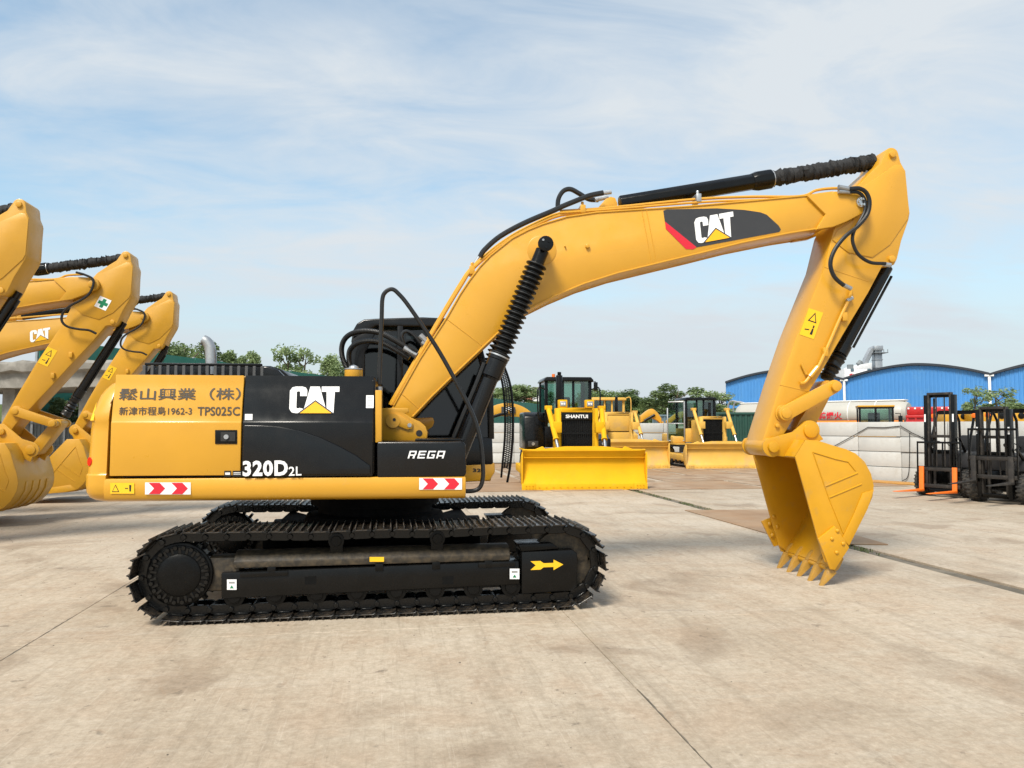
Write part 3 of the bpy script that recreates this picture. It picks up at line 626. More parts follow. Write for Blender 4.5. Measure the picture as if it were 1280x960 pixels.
# front right tool box
g = G(); bx = ux([(471, 552), (560, 552), (577, 551), (582, 555), (583, 592), (580, 596), (471, 597)], -1.375); g.prism(bx, -1.375, -.62); tb = g.build('tool_box', GB, ex, .022, 3)
g = G(); t = ux([(519, 548.5), (576, 548), (579, 551), (519, 551.6)], -1.2); g.prism(t, -1.25, -.66); g.build('box_step', BK, tb, .006)
g = G(); g.box(X2 - .03, X2 + .01, -1.30, -.5, 1.30, 2.19); g.build('tank_wall', BK, ex, .01)
g = G(); g.prism(ux([(469.5, 488), (477.5, 488), (477.5, 553), (469.5, 553)], -1.28), -1.33, -1.25); g.build('tank_bracket', YL, ex, .006)
# hood vents, muffler, fuel cap, small fittings
g = G(); hz0, hz1 = 2.20, 2.385
HX0, HX1, HY = -2.28, -1.12, -.62
for z in (2.375,): g.box(HX0, HX1, HY, HY + .03, z - .012, z + .02)
g.box(HX0, HX1, HY, HY + .03, hz0, hz0 + .02)
g.prism([(HX0 - .03, hz0), (HX0 - .03, 2.30), (HX0 + .02, 2.395), (HX1 + .02, 2.395), (HX1 + .13, 2.36), (HX1 + .30, hz0 + .02), (HX1 + .30, hz0)], HY + .30, .75)
vh = g.build('vent_hood', BK, ex, .012)
nv = 15
for k in range(nv + 1):
    x = HX0 + (HX1 - HX0) * k / nv
    g = G(); g.box(x - .016, x + .016, HY - .004, HY + .05, hz0 + .015, 2.368); g.build('vent_slat', M['vent'], vh, .004, 1)
g = G(); g.prism([(HX1, 2.205), (HX1, 2.37), (HX1 + .06, 2.37), (HX1 + .16, 2.33), (HX1 + .28, 2.21)], HY, HY + .09); g.build('hood_corner', GB, vh, .02, 3)
g = G(); px = [up(264, 468, -.30), up(264, 452, -.30), up(263.5, 441, -.30), up(262, 433, -.30), up(258.5, 427.5, -.3), up(254, 425, -.3)]; g.tube(crom(px, 5), .057, 16); g.build('exhaust_pipe', M['zinc'], ex)
c = up(442, 470, -1.0); g = G(); g.lathe((c.x, -1.0, 2.21), (0, 0, 1), [(0, .085), (.008, .088), (.095, .088), (.10, .08), (.10, 0)], 24); fc = g.build('fuel_cap', YL, ex)
g = G(); g.lathe((c.x, -1.0, 2.31), (0, 0, 1), [(0, .09), (.012, .09), (.016, .05), (.03, .045), (.045, .02), (.05, 0)], 24); g.build('cap_top', M['zinc'], fc)
# boom foot brackets on the revolving frame
bp = ux([(468, 510), (510.5, 510), (511, 516), (506, 517), (514, 522), (525, 527), (532, 533), (534.5, 541), (533, 549), (529, 556), (468, 556)], -.50)
for y0, y1 in ((-.52, -.46), (.40, .46)):
    g = G(); g.prism(bp, y0, y1); bb = g.build('boom_bracket', YL, ex, .008)
    for pxc, pyc, r, m, d in ((491.5, 526, .075, YL, .03), (493, 524.5, .016, M['interior'], .035), (512, 531.5, .022, M['steel'], .03), (524, 541.5, .034, M['interior'], .004), ):
        cc = up(pxc, pyc, -.52); g = G(); g.cyl((cc.x, y0 - d, cc.z), (cc.x, y0 + .001, cc.z), r, seg=18); g.build('boss', m, bb)
g = G(); g.prism(ux([(489, 529), (487, 521), (493, 517.5), (500, 519), (516, 529), (515, 536), (509, 537)], -.53), -.545, -.52); g.build('pin_keeper', YL, ex, .004)
g = G(); g.prism(ux([(505, 523), (541, 522), (543, 527), (541, 533), (534, 538), (520, 536)], .3), .24, .34); g.build('boom_bracket', YL, ex, .008)
# ---- cab (far side of the boom)
CY0, CY1 = .42, 1.36
ob = ux([(437, 592), (436.5, 500), (438, 440), (441, 415), (446, 404), (455, 399), (470, 398)], CY0)
fr_ = [(.98, 3.03), (1.10, 2.99), (1.17, 2.90), (1.30, 2.35), (1.345, 2.10), (1.355, 1.6), (1.345, 1.28)]
outline = ob + [(.4, 3.045)] + fr_
rear_x = ob[1][0]
cab = None
g = G()                                                    # roof
g.prism(ux([(438.5, 428), (441, 413), (446, 404), (455, 399), (470, 398)], CY0) + [(.5, 3.05), (.98, 3.035), (1.10, 2.995), (1.16, 2.93), (1.10, 2.93), (-.05, 2.93), (-.16, 2.86)], CY0, CY1)
cab = g.build('cab', GB, ex, .02, 3)
def cp(name, poly, y0, y1, m, bv=.01): g = G(); g.prism(poly, y0, y1); return g.build(name, m, cab, bv)
cp('cab_base', [(rear_x, 1.28), (rear_x, 1.62), (1.33, 1.62), (1.345, 1.28)], CY0, CY1, GB, .02)
for y0, y1 in ((CY0, CY0 + .07), (CY1 - .07, CY1)):
    cp('rear_pillar', ux([(437, 592), (436.5, 500), (438, 440), (440, 420), (470, 414), (456, 440), (455, 592)], CY0), y0, y1, GB)
    cp('front_pillar', [(1.05, 2.96), (1.15, 2.93), (1.30, 2.35), (1.345, 2.10), (1.355, 1.6), (1.28, 1.6), (1.27, 2.10), (1.22, 2.35)], y0 + .002, y1, GB)
    cp('mid_pillar', [(.20, 1.6), (.20, 2.95), (.27, 2.95), (.27, 1.6)], y0 + .003, y1, GB)
    cp('window_pane', [(rear_x + .12, 1.62), (rear_x + .12, 2.86), (1.08, 2.93), (1.25, 2.3), (1.29, 1.62)], (y0 + y1) / 2, (y0 + y1) / 2 + .006, M['glass'], 0)
cp('rear_wall', [(rear_x + .01, 1.6), (rear_x + .01, 2.1), (rear_x + .06, 2.1), (rear_x + .06, 1.6)], CY0 + .07, CY1 - .07, GB)
g = G(); g.prism([(CY0 + .07, 1.62), (CY1 - .07, 1.62), (CY1 - .07, 2.92), (CY0 + .07, 2.92)], 1.12, 1.126, 'x')
for i, v in enumerate(g.v): g.v[i] = (v[0] + (1.325 - 1.12 if v[2] < 2 else 0), v[1], v[2])
g.build('windscreen', M['glass'], cab)
g = G(); g.box(.30, .82, .62, 1.14, 1.62, 1.90); g.box(.28, .42, .66, 1.10, 1.85, 2.55); g.box(.29, .40, .76, 1.0, 2.56, 2.76); g.build('operator_seat', M['seat'], cab, .05, 3)
g = G(); g.box(.45, .95, .52, .62, 1.6, 2.05); g.box(.45, .95, 1.14, 1.24, 1.6, 2.05); g.build('console', M['seat'], cab, .03)
g = G(); g.prism(ux([(575, 581), (618.5, 578), (619, 590), (612, 601), (575, 603)], .42), .42, 1.2); g.build('cab_support', YL, ex, .02)
# curved mesh guard in front of the cab
def hose(name, px, y, r, m, parent, seg=8, n=6, ys=None):
    P = [up(a, b, (ys[i] if ys else y)) for i, (a, b) in enumerate(px)]; g = G(); g.tube(crom(P, n), r, seg); return g.build(name, m, parent)
def ringhose(name, px, y, r, m, parent, ys=None, n=12):
    P = crom([up(a, b, (ys[i] if ys else y)) for i, (a, b) in enumerate(px)], n); g = G(); Q = []; rr = []
    for a, b in zip(P, P[1:]):
        for t, q in ((0, .86), (.3, 1.), (.6, 1.), (.9, .86)): Q.append(a.lerp(b, t)); rr.append(r * q)
    g.tube(Q, rr, 9); return g.build(name, m, parent)
ga = crom([up(621, 452, 1.0), up(628, 480, 1.0), (up(631, 510, 1.0)), up(631, 545, 1.0), up(628, 580, 1.0), up(626.5, 597, 1.0)], 5)
gb = crom([up(628, 452, 1.0), up(637.5, 480, 1.0), (up(641, 510, 1.0)), up(641, 545, 1.0), up(638, 580, 1.0), up(634, 603, 1.0)], 5)
g = G(); g.tube(ga, .014, 8); g.tube(gb, .016, 8)
mg = g.build('handrail_guard', BK, ex)
g = G()
for i in range(60):
    t = i / 60 * (len(ga) - 5); k = int(t); a = ga[k].lerp(ga[k + 1], t - k); t2 = t + .55; k2 = int(t2); b = gb[k2].lerp(gb[k2 + 1], t2 - k2); c0 = gb[k].lerp(gb[k + 1], t - k); d0 = ga[k2].lerp(ga[k2 + 1], t2 - k2)
    g.tube([a, b], .006, 5, False); g.tube([c0, d0], .006, 5, False)
g.build('guard_mesh', BK, mg)
# long black handrail looping over the boom foot, hoses to the boom
hose('handrail', [(474, 480), (475, 450), (477, 400), (478, 374), (482, 365), (490, 361.5), (498, 367), (512, 384), (545, 433), (570, 477), (590, 516), (600, 548), (603.5, 580), (603.5, 598), (600, 609), (592, 613.5), (578, 614)], -1.16, .021, M['rubber'], ex, 10)
g = G(); c = up(474, 486, -1.16); g.cyl((c.x, -1.16, c.z - .06), (c.x, -1.16, c.z + .02), .032, seg=12); g.cyl((c.x, -1.16, c.z - .14), (c.x, -1.16, c.z - .06), .022, seg=12); g.build('rail_socket', M['zinc'], ex)
ringhose('hydraulic_hose', [(436, 466), (428, 446), (428, 430), (436, 419), (452, 414), (474, 416), (496, 427), (512, 437), (521, 442)], 0, .031, M['rubber'], ex, ys=[.1, .05, 0, -.05, -.1, -.15, -.18, -.2, -.2])
ringhose('hydraulic_hose', [(440, 466), (436, 448), (439, 435), (452, 427), (474, 427), (496, 438), (512, 448)], 0, .031, M['rubber'], ex, ys=[.1, .05, 0, -.05, -.1, -.13, -.15])
hose('hydraulic_hose', [(505, 430), (502, 420), (507, 414), (516, 418), (528, 432)], -.1, .02, M['rubber'], ex)
for a, b in (((505, 434.5), (521, 443.5)), ((525, 419), (535, 429)), ((527, 428), (534, 432))):
    g = G(); p = up(*a, -.2); q = up(*b, -.2); g.cyl(p, q, .032, seg=10); g.build('hose_fitting', M['zinc'], ex)

# ---- boom, stick, bucket: everything in the excavator's own frame, points (x, z)
BY, SY_ = .30, .235
tipc = (up(1076, 253, -.34).x, up(1076, 253, -.34).z)
bpin = (up(963.4, 558.6, -.26).x, up(963.4, 558.6, -.26).z)
footc = (up(488, 528, -.30).x, up(488, 528, -.30).z)
TOPE = [(487, 512), (492, 507), (524.5, 449), (544, 419), (559, 396), (575, 368), (587, 350), (600, 333), (613, 319.5), (640, 298), (660, 287.5), (679.5, 279.7), (708.7, 271), (746, 265.5), (799, 262), (860, 258), (901, 254.5), (972, 248), (1010, 244.5), (1034, 241)]
BOTE = [(1036, 283.5), (1020, 286), (988, 291), (928, 303), (876, 316), (826, 328), (772.5, 341), (730, 354.5), (693, 370), (661, 386), (645, 396), (629, 410), (606, 431.5), (570.6, 465), (540, 495), (515.6, 521)]
def build_front(root, yl, ybk, ds, db, detail, bsc=1.):
    """ds: stick swing about the boom tip, db: bucket swing about its pin"""
    # boom
    g = G(); top = ux(TOPE, -BY); bot = ux(BOTE, -BY)
    foot = arc(footc[0], footc[1], .13, -50, -215, 8)
    g.prism(top + bot + foot, -BY, BY)
    boom = g.build('boom', yl, root, .012)
    # welded flange lips along both edges
    for pts in (top, bot):
        for s in (-1, 1):
            g = G(); g.tube([(x, s * (BY + .003), z) for x, z in pts[1:]], .010, 6); g.build('flange_edge', yl, boom)
    # nose with fork cheeks
    ns = ux([(1009, 245), (1024, 241), (1040, 239), (1062, 240)], -BY - .03) + arc(tipc[0], tipc[1], .125, 70, -75, 8) + ux([(1058, 277), (1042, 283.5), (1020, 287), (1032, 268)], -BY - .03)
    for y0, y1 in ((-BY - .035, -SY_ - .02), (SY_ + .02, BY + .035)):
        g = G(); g.prism(ns, y0, y1); g.build('nose_cheek', yl, boom, .01)
    g = G(); g.cyl((tipc[0], -BY - .06, tipc[1]), (tipc[0], BY + .06, tipc[1]), .06, seg=20); pin = g.build('boom_nose_pin', M['steel'] if detail else yl, boom, .006)
    if detail:
        for k in range(6):
            a = k * 1.047; g = G(); g.cyl((tipc[0] + .038 * math.cos(a), -BY - .06, tipc[1] + .038 * math.sin(a)), (tipc[0] + .038 * math.cos(a), -BY - .085, tipc[1] + .038 * math.sin(a)), .016, seg=6); g.build('bolt', M['steel'], boom)
    # weld seams across the side plate
    if detail:
        for a, b in (((559.5, 399.5), (602, 431.5)), ((503, 493), (524, 511)), ((802, 262.5), (815, 330)), ((808, 262.5), (821, 328))):
            p = up(*a, -BY); q = up(*b, -BY); g = G(); g.tube([(p.x, -BY - .001, p.z), (q.x, -BY - .001, q.z)], .0045, 6); g.build('weld_seam', yl, boom)
    # cylinder boss
    cb_ = up(680, 308, -BY); cbx, cbz = up(680, 308, -.48).x, up(680, 308, -.48).z
    g = G(); g.lathe((cbx, -BY + .01, cbz), (0, -1, 0), [(0, .165), (.014, .165), (.018, .155), (.018, 0)], 40); g.build('boss_plate', yl, boom)
    for s in (-1, 1):
        g = G(); g.cyl((cbx, s * BY, cbz), (cbx, s * (BY + .30), cbz), .065, seg=20); g.build('cylinder_pin', yl, boom)
        g = G(); g.cyl((cbx, s * (BY + .29), cbz), (cbx, s * (BY + .325), cbz), .085, seg=24); pc = g.build('pin_cap', BK, boom, .008)
        if s < 0:
            for dx, dz in ((-.03, .035), (.0, -.045), (.035, .02)):
                g = G(); g.cyl((cbx + dx, -BY - .324, cbz + dz), (cbx + dx, -BY - .335, cbz + dz), .013, seg=6); g.build('bolt', M['zinc'] if dx == -.03 else BK, boom)
        ycy = s * (BY + .19)
        lo = up(562, 597, -.49); A = Vector((lo.x, ycy, lo.z)); Bp = Vector((cbx, ycy, cbz)); dr = (A - Bp).normalized(); ln = (A - Bp).length
        tt = .545
        J = Bp.lerp(A, tt - .06)
        g = G(); g.cyl(Bp.lerp(A, .02), Bp.lerp(A, .10), .075, seg=16); g.cyl(Bp.lerp(A, .04), J, .045, seg=16); ro = g.build('cylinder_rod', BK, boom)
        g = G(); P, r = bellows(Bp.lerp(A, .075), J, .072, .118, 19); g.tube(P, r, 20); g.build('cylinder_bellows', M['rubber'], boom, ang=50)
        g = G(); g.cyl(J, J.lerp(A, .03), .112, seg=24); g.cyl(J.lerp(A, .03), J.lerp(A, .17), .108, seg=24); g.cyl(J.lerp(A, .17), J.lerp(A, .19), .10, .088, seg=24); g.cyl(J.lerp(A, .19), A, .088, seg=24); cy = g.build('boom_cylinder', GB, boom, .004, 1)
        g = G(); g.cyl(J - dr * .012, J + dr * .004, .119, seg=24); g.build('clamp_ring', M['zinc'], boom)
        g = G(); o_ = Vector((-.105, s * .02, .06)); g.tube(crom([J.lerp(A, .10) + o_, J.lerp(A, .3) + o_ * .95, J.lerp(A, .6) + o_, A + o_], 4), .026, 8); g.build('cylinder_hose', M['rubber'], boom)
    # stick cylinder on the top
    rod = stickmap(ux([(1113, 193.5)], -.2), ds)[0]; bs_ = up(768, 254, 0)
    A = Vector((bs_.x, 0, bs_.z - .02)); Bp = Vector((rod[0], 0, rod[1])); e = A.lerp(Bp, .57)
    g = G()
    dirv = (Bp - A).normalized(); nrm = Vector((-dirv.z, 0, dirv.x))
    g.tube([A.lerp(Bp, .02), e], .098, 8); 
    cyl2 = g.build('stick_cylinder', BK, boom, .012)
    g = G(); g.tube([A.lerp(Bp, .505), A.lerp(Bp, .525), A.lerp(Bp, .575), A.lerp(Bp, .58)], [.10, .118, .118, .105], 10); g.build('cylinder_head', BK, boom, .006)
    g = G(); P, r = crumple(A.lerp(Bp, .58), A.lerp(Bp, .975), .088, 64, .013); g.tube(P, r, 14)
    for i, v in enumerate(g.v):
        g.v[i] = (v[0] + random.uniform(-.008, .008), v[1] + random.uniform(-.012, .012), v[2] + random.uniform(-.012, .012))
    g.build('rod_sleeve', M['cloth'], boom, ang=60)
    g = G(); g.cyl(A.lerp(Bp, .578), A.lerp(Bp, .582), .104, seg=16); g.build('clamp_ring', M['zinc'], boom)
    for y0, y1 in ((-.16, -.11), (.11, .16)):
        g = G(); g.prism(ux([(727, 267), (748, 259), (757, 248.5), (763, 245.5), (769, 247), (772, 254), (772, 266)], y0), y0, y1); g.build('cylinder_lug', yl, boom, .008)
    # ---- stick
    SP = ux([(1042, 288), (1031, 333), (996, 420), (975.5, 480), (955, 546)], -SY_) + arc(bpin[0], bpin[1], .105, 190, 320, 8) + ux([(979, 545), (1012, 489), (1027.5, 464), (1053, 420), (1085.5, 366), (1103, 333)], -SY_)
    SPt = SP + ux([(1110, 331), (1118, 331), (1121.5, 324), (1127, 301), (1136, 275), (1137.5, 266), (1131, 212), (1126, 203)], -SY_)
    top_c = ux([(1115, 193)], -SY_)[0]
    SPt += arc(top_c[0], top_c[1], .085, 10, 150, 8) + ux([(1101, 204), (1090, 214), (1072, 232), (1055, 262)], -SY_)
    SPt = stickmap(SPt, ds)
    g = G(); g.prism(SPt, -SY_, SY_); st = g.build('stick', yl, root, .012)
    def sm(pts): return stickmap(pts, ds)
    def s3(px, py, y): x, z = sm(ux([(px, py)], y))[0]; return Vector((x, y, z))
    # thick doubler plates on the head
    dbl = sm(ux([(1068, 240), (1096, 222), (1118, 206), (1126, 206), (1131, 214), (1136, 266), (1134, 274), (1112, 306), (1090, 322), (1060, 316), (1040, 300), (1046, 288), (1066, 276)], -SY_))
    for s in (-1, 1):
        g = G(); g.prism(dbl, *sorted((s * SY_, s * (SY_ + .012)))); g.build('doubler_plate', yl, st, .005)
    for c_, r in ((sm([top_c])[0], .042), (sm(ux([(1114, 324)], -SY_))[0], .04)):
        g = G(); g.cyl((c_[0], -SY_ - .03, c_[1]), (c_[0], SY_ + .03, c_[1]), r, seg=20); g.build('stick_pin', yl, st, .005)
    if detail:
        for pts in ([(1031, 334), (1086, 352)], [(975, 481), (1014, 490)]):
            g = G(); a = s3(*pts[0], -SY_); b = s3(*pts[1], -SY_); g.tube([a, b], .0045, 6); g.build('weld_seam', yl, st)
    for px, py in ((1055, 396), (1031, 440)):
        a = s3(px, py, -SY_ - .02); g = G(); g.box(-.03, .03, -.03, .02, -.05, .05, Matrix.Translation(a)); g.build('pipe_clip', yl, st, .005)
    # link geometry: rocker from the stick to the joint, H-link from the joint to the bucket ear
    lk = sm(ux([(982, 516.6)], -.30))[0]; ear0 = ux([(1011.5, 538)], -.28)[0]; j0 = ux([(1043, 483)], -.30)[0]; lk0 = ux([(982, 516.6)], -.30)[0]
    bp_ = sm([bpin])[0]
    def bm_(pts): # bucket map
        q = rotp(stickmap(pts, ds), bp_, db); return [(bp_[0] + (x - bp_[0]) * bsc, bp_[1] + (z - bp_[1]) * bsc) for x, z in q]
    ear = bm_([ear0])[0]
    ra = math.hypot(j0[0] - lk0[0], j0[1] - lk0[1]); rb = math.hypot(j0[0] - ear0[0], j0[1] - ear0[1])
    dx, dz = ear[0] - lk[0], ear[1] - lk[1]; d = math.hypot(dx, dz); d = min(d, ra + rb - .001)
    aa = (ra * ra - rb * rb + d * d) / (2 * d); hh = math.sqrt(max(0, ra * ra - aa * aa))
    J = (lk[0] + aa * dx / d - hh * dz / d, lk[1] + aa * dz / d + hh * dx / d)
    def bar(a, b, w0, w1, y0, y1, name, parent, m):
        a = Vector(a); b = Vector(b); d_ = (b - a).normalized(); n_ = Vector((-d_.y, d_.x)); an = math.degrees(math.atan2(d_.y, d_.x))
        g = G(); g.prism(arc(a.x, a.y, w0, an + 90, an + 270, 8) + arc(b.x, b.y, w1, an - 90, an + 90, 8), y0, y1); return g.build(name, m, parent, .008)
    bkt = None
    for s in (-1, 1):
        bar(lk, J, .085, .075, *sorted((s * (SY_ + .025), s * (SY_ + .085))), 'rocker_link', st, yl)
    bar(J, ear, .08, .10, -.15, .15, 'bucket_link', st, yl)
    for c_, w_ in ((lk, SY_ + .10), (J, SY_ + .13)):
        g = G(); g.cyl((c_[0], -w_, c_[1]), (c_[0], w_, c_[1]), .06, seg=20); g.build('link_pin', yl, st, .006)
    g = G(); g.cyl((lk[0], -SY_ - .02, lk[1]), (lk[0], -SY_, lk[1]), .10, seg=24); g.build('pin_boss', yl, st, .006)
    # bucket cylinder
    lug = s3(1112, 326, 0); JJ = Vector((J[0], 0, J[1])); e = lug.lerp(JJ, .74)
    g = G(); g.cyl(lug, lug.lerp(JJ, .07), .05, seg=14); g.cyl(lug.lerp(JJ, .05), e, .078, seg=20); g.cyl(e.lerp(lug, .10), e, .092, seg=20); bc = g.build('bucket_cylinder', GB, st, .004, 1)
    g = G(); P, r = crumple(e, lug.lerp(JJ, .93), .082, 14, .016); g.tube(P, r, 16); g.build('rod_sleeve', M['rubber'], st, ang=60)
    g = G(); dv_ = (JJ - lug).normalized(); nn_ = Vector((-dv_.z, 0, dv_.x)) * .09 * -1; g.tube([lug.lerp(JJ, .1) - nn_ + Vector((0, -.05, 0)), lug.lerp(JJ, .66) - nn_ + Vector((0, -.05, 0))], .016, 8); g.build('cylinder_pipe', BK, st)
    # ---- bucket
    HW = .575; HP = -.575
    HW *= 1 + (bsc - 1) * 1.4
    sh = bm_(ux([(994, 571), (1007, 550), (1022, 550.5), (1044, 557.5), (1058, 561.5), (1070, 567), (1081, 577), (1089, 592), (1092.5, 607), (1091, 621), (1085, 635), (1074, 657), (1061, 682), (1049, 702), (1043, 711)], HP))
    side = list(sh) + bm_(ux([(1031, 702), (1022, 672), (1005, 610)], HP))
    inner = []
    c0 = Vector(bm_(ux([(1035, 625)], HP))[0])
    # shell: outer and inner skin
    n = len(sh); th = .028; off = []
    for i in range(n):
        a = Vector(sh[max(0, i - 1)]); b = Vector(sh[min(n - 1, i + 1)]); t = (b - a).normalized(); nr = Vector((t.y, -t.x))
        if (c0 - Vector(sh[i])).dot(nr) < 0: nr = -nr
        off.append(tuple(Vector(sh[i]) + nr * th))
    g = G(); g.prism(list(sh) + list(reversed(off)), -HW + .001, HW - .001); bk = g.build('bucket', ybk, root, .006)
    for s in (-1, 1):
        yy = sorted((s * (HW - .024), s * HW))
        g = G(); g.prism(side, *yy); sp = g.build('side_plate', ybk, bk, .006)
        q = bm_(ux([(1021, 673), (1042, 657), (1060, 684), (1042, 712), (1036, 711)], HP)); yo = sorted((s * HW, s * (HW + .03)))
        g = G(); g.prism(q, *yo); sc_ = g.build('side_cutter', ybk, bk, .006)
        for px, py in ((1045, 663), (1038, 673), (1052, 679), (1044, 690)):
            c_ = bm_(ux([(px, py)], HP))[0]; g = G(); g.lathe((c_[0], s * (HW + .028), c_[1]), (0, s, 0), [(0, .022), (.012, .02), (.018, .012), (.02, 0)], 12); g.build('bolt', ybk, bk)
        for px, py in ((1024, 661), (1018, 671), (1029, 675), (1022, 687)) if s > 0 else ():
            c_ = bm_(ux([(px, py)], HP))[0]; g = G(); g.lathe((c_[0], s * (HW - .024), c_[1]), (0, -s, 0), [(0, .026), (.012, .024), (.02, .014), (.022, 0)], 12); g.build('bolt', ybk, bk)
        # far cutter wing that stands out to the side
        q = bm_(ux([(1008, 668), (1026, 660), (1040, 700), (1026, 704)], HP)); g = G(); g.prism(q, *sorted((s * HW, s * (HW + .035)))); g.build('cutter_wing', ybk, bk, .006) if s > 0 else None
        # pressed ribs on the side plate
        for pts in ([(1016, 565), (1044, 573.5), (1060, 577), (1069, 588)], [(1031, 608), (1072, 591)], [(1036, 622), (1077, 605)], [(1016, 565), (1036, 622), (1054, 666)]):
            P = [(x, s * (HW + .002), z) for x, z in bm_(ux(pts, HP))]; g = G(); g.tube(P, .008, 6); g.build('pressed_rib', ybk, bk)
        wr = bm_(ux([(1078, 616), (1092, 612), (1084, 636), (1073, 658), (1061, 682), (1052, 673), (1066, 645)], HP)); g = G(); g.prism(wr, *sorted((s * HW, s * (HW + .012)))); g.build('wear_plate', ybk, bk, .005)
        wr = bm_(ux([(1022, 551), (1044, 558), (1070, 568), (1081, 578), (1086, 588), (1071, 596), (1062, 582), (1044, 573), (1018, 564)], HP))
    # wear strips round the belly
    for yc in (-.42, -.14, .14, .42):
        o2 = []
        for i in range(n):
            a = Vector(sh[max(0, i - 1)]); b = Vector(sh[min(n - 1, i + 1)]); t = (b - a).normalized(); nr = Vector((-t.y, t.x))
            if (c0 - Vector(sh[i])).dot(nr) > 0: nr = -nr
            o2.append(tuple(Vector(sh[i]) + nr * .014))
        k0 = 5; g = G(); g.prism(list(sh[k0:]) + list(reversed(o2[k0:])), yc - .04, yc + .04); g.build('wear_strip', ybk, bk, .004)
    # ears
    for s in (-1, 1):
        y0, y1 = sorted((s * (SY_ + .03), s * (SY_ + .075)))
        e2 = ux([(1011.5, 538)], -.28)[0]
        po = arc(bpin[0], bpin[1], .115, 130, 300, 8) + ux([(994, 574), (1020, 553), (1028, 549)], -.28) + arc(e2[0], e2[1], .115, -20, 120, 8) + ux([(990, 540)], -.28)
        g = G(); g.prism(bm_(po), y0, y1); g.build('bucket_ear', ybk, bk, .008)
        for cc, r in ((bpin, .062), (e2, .085)):
            q = bm_([cc])[0]; g = G(); g.cyl((q[0], s * (SY_ + .03), q[1]), (q[0], s * (SY_ + .10 + (.02 if r < .07 else 0)), q[1]), r, seg=22); g.build('ear_pin', ybk, bk, .006)
    q = bm_([bpin])[0]; g = G(); g.cyl((q[0], -SY_ - .02, q[1]), (q[0], SY_ + .02, q[1]), .105, seg=24); g.build('stick_end_boss', yl, bk, .006)
    # cutting edge and teeth
    lipa = Vector(sh[-3]); lipb = Vector(sh[-1]); dl = (lipb - lipa).normalized(); nl = Vector((-dl.y, dl.x))
    def L2(t, k): p = lipb + dl * t + nl * k; return (p.x, p.y)
    g = G(); g.prism([L2(-.14, -.016), L2(.03, -.016), L2(.045, .0), L2(.03, .024), L2(-.14, .024)], -HW + .03, HW - .03); g.build('cutting_edge', ybk, bk, .004)
    for k in range(5):
        yc = -.52 + 1.04 * k / 4
        g = G(); g.prism([L2(-.16, .045), L2(-.04, .060), L2(.018, .046), L2(.018, -.030), L2(-.06, -.040), L2(-.12, -.028)], yc - .034, yc + .034); tt_ = g.build('tooth_adapter', M['tooth'] if detail else ybk, bk, .008)
        o = len(G().v); g = G(); a0 = [L2(.02, .056), L2(.02, -.040), L2(.29, -.010), L2(.29, .003)]
        for (x, z), ww in zip(a0, (.046, .046, .017, .017)): g.v += [(x, yc - ww, z), (x, yc + ww, z)]
        g.f += [(0, 1, 3, 2), (2, 3, 5, 4), (4, 5, 7, 6), (6, 7, 1, 0), (0, 2, 4, 6), (1, 7, 5, 3)]; g.build('tooth', M['tooth'] if detail else ybk, tt_, .005)
    return boom, st, bk, s3
def stickmap(pts, ds): return rotp(pts, tipc, ds) if ds else list(pts)
random.seed(11)
boom, stick, bucket, s3m = build_front(ex, YL, M['yellow_bucket'], 0., 0., True)
# pipes and hoses along the boom
for y, dz in ((-.25, 5.0), (-.16, 3.0)):
    hose('boom_pipe', [(484.5 + dz, 506), (517 + dz, 449), (550 + dz, 392), (573 + dz, 354), (588, 334 + dz), (612, 312 + dz), (640, 292 + dz), (668, 277 + dz), (700, 264 + dz), (740, 260 + dz)], y, .021, YL, boom)
hose('boom_pipe', [(700, 264), (760, 260), (872, 249), (940, 246), (1000, 245.5), (1020, 238), (1040, 235.5), (1056, 236)], -.22, .017, YL, boom)
hose('boom_pipe', [(700, 266), (760, 262), (872, 253), (940, 250), (990, 249)], -.27, .014, YL, boom)
for px, py in ((872, 248), (728, 262), (590, 338)):
    p = up(px, py, -.24); g = G(); g.box(-.03, .03, -.05, .12, -.05, .045, Matrix.Translation(p)); g.cyl(p + Vector((0, 0, .04)), p + Vector((0, 0, .09)), .018, seg=8); g.build('pipe_clamp', M['zinc'] if px == 872 else YL, boom, .008)
hose('boom_hose', [(600, 321), (606, 312), (625, 295.5), (655, 279), (690, 264), (703, 258), (720, 251), (737, 244.5), (754, 241)], -.27, .030, M['rubber'], boom)
hose('boom_hose', [(697, 263), (698, 249), (704, 239), (713, 236.5), (724, 242), (736, 249), (748, 250)], -.06, .028, M['rubber'], boom)
for a, b in (((594, 330), (602, 318)), ((752, 241.5), (764, 240)), ((744, 250), (760, 246))):
    g = G(); g.cyl(up(*a, -.14), up(*b, -.14), .026, seg=10); g.build('hose_fitting', M['zinc'], boom)
hose('stick_hose', [(1062, 236), (1074, 235.5), (1083, 241), (1087, 253), (1084, 268), (1072, 283), (1056, 296), (1043, 313), (1038, 330), (1043, 346), (1055, 357)], -.40, .024, M['rubber'], boom)
hose('stick_hose', [(1062, 240), (1074, 241), (1081, 250), (1081, 264), (1074, 278), (1067, 290), (1066, 303), (1073, 318), (1088, 328), (1107, 329.5)], -.37, .020, M['rubber'], boom)
for a, b, y in (((1048, 233.5), (1064, 236.5), -.38), ((1048, 239), (1064, 240), -.36), ((1054, 356), (1064, 361), -.36), ((1104, 330), (1113, 331.5), -.33)):
    g = G(); g.cyl(up(*a, y), up(*b, y), .026, seg=10); g.build('hose_fitting', M['zinc'], boom)
hose('stick_pipe', [(1064, 361), (1062, 372), (1050, 398), (1036, 430), (1023, 458), (1013, 470), (1006, 478), (1000, 479)], -.27, .019, YL, stick)
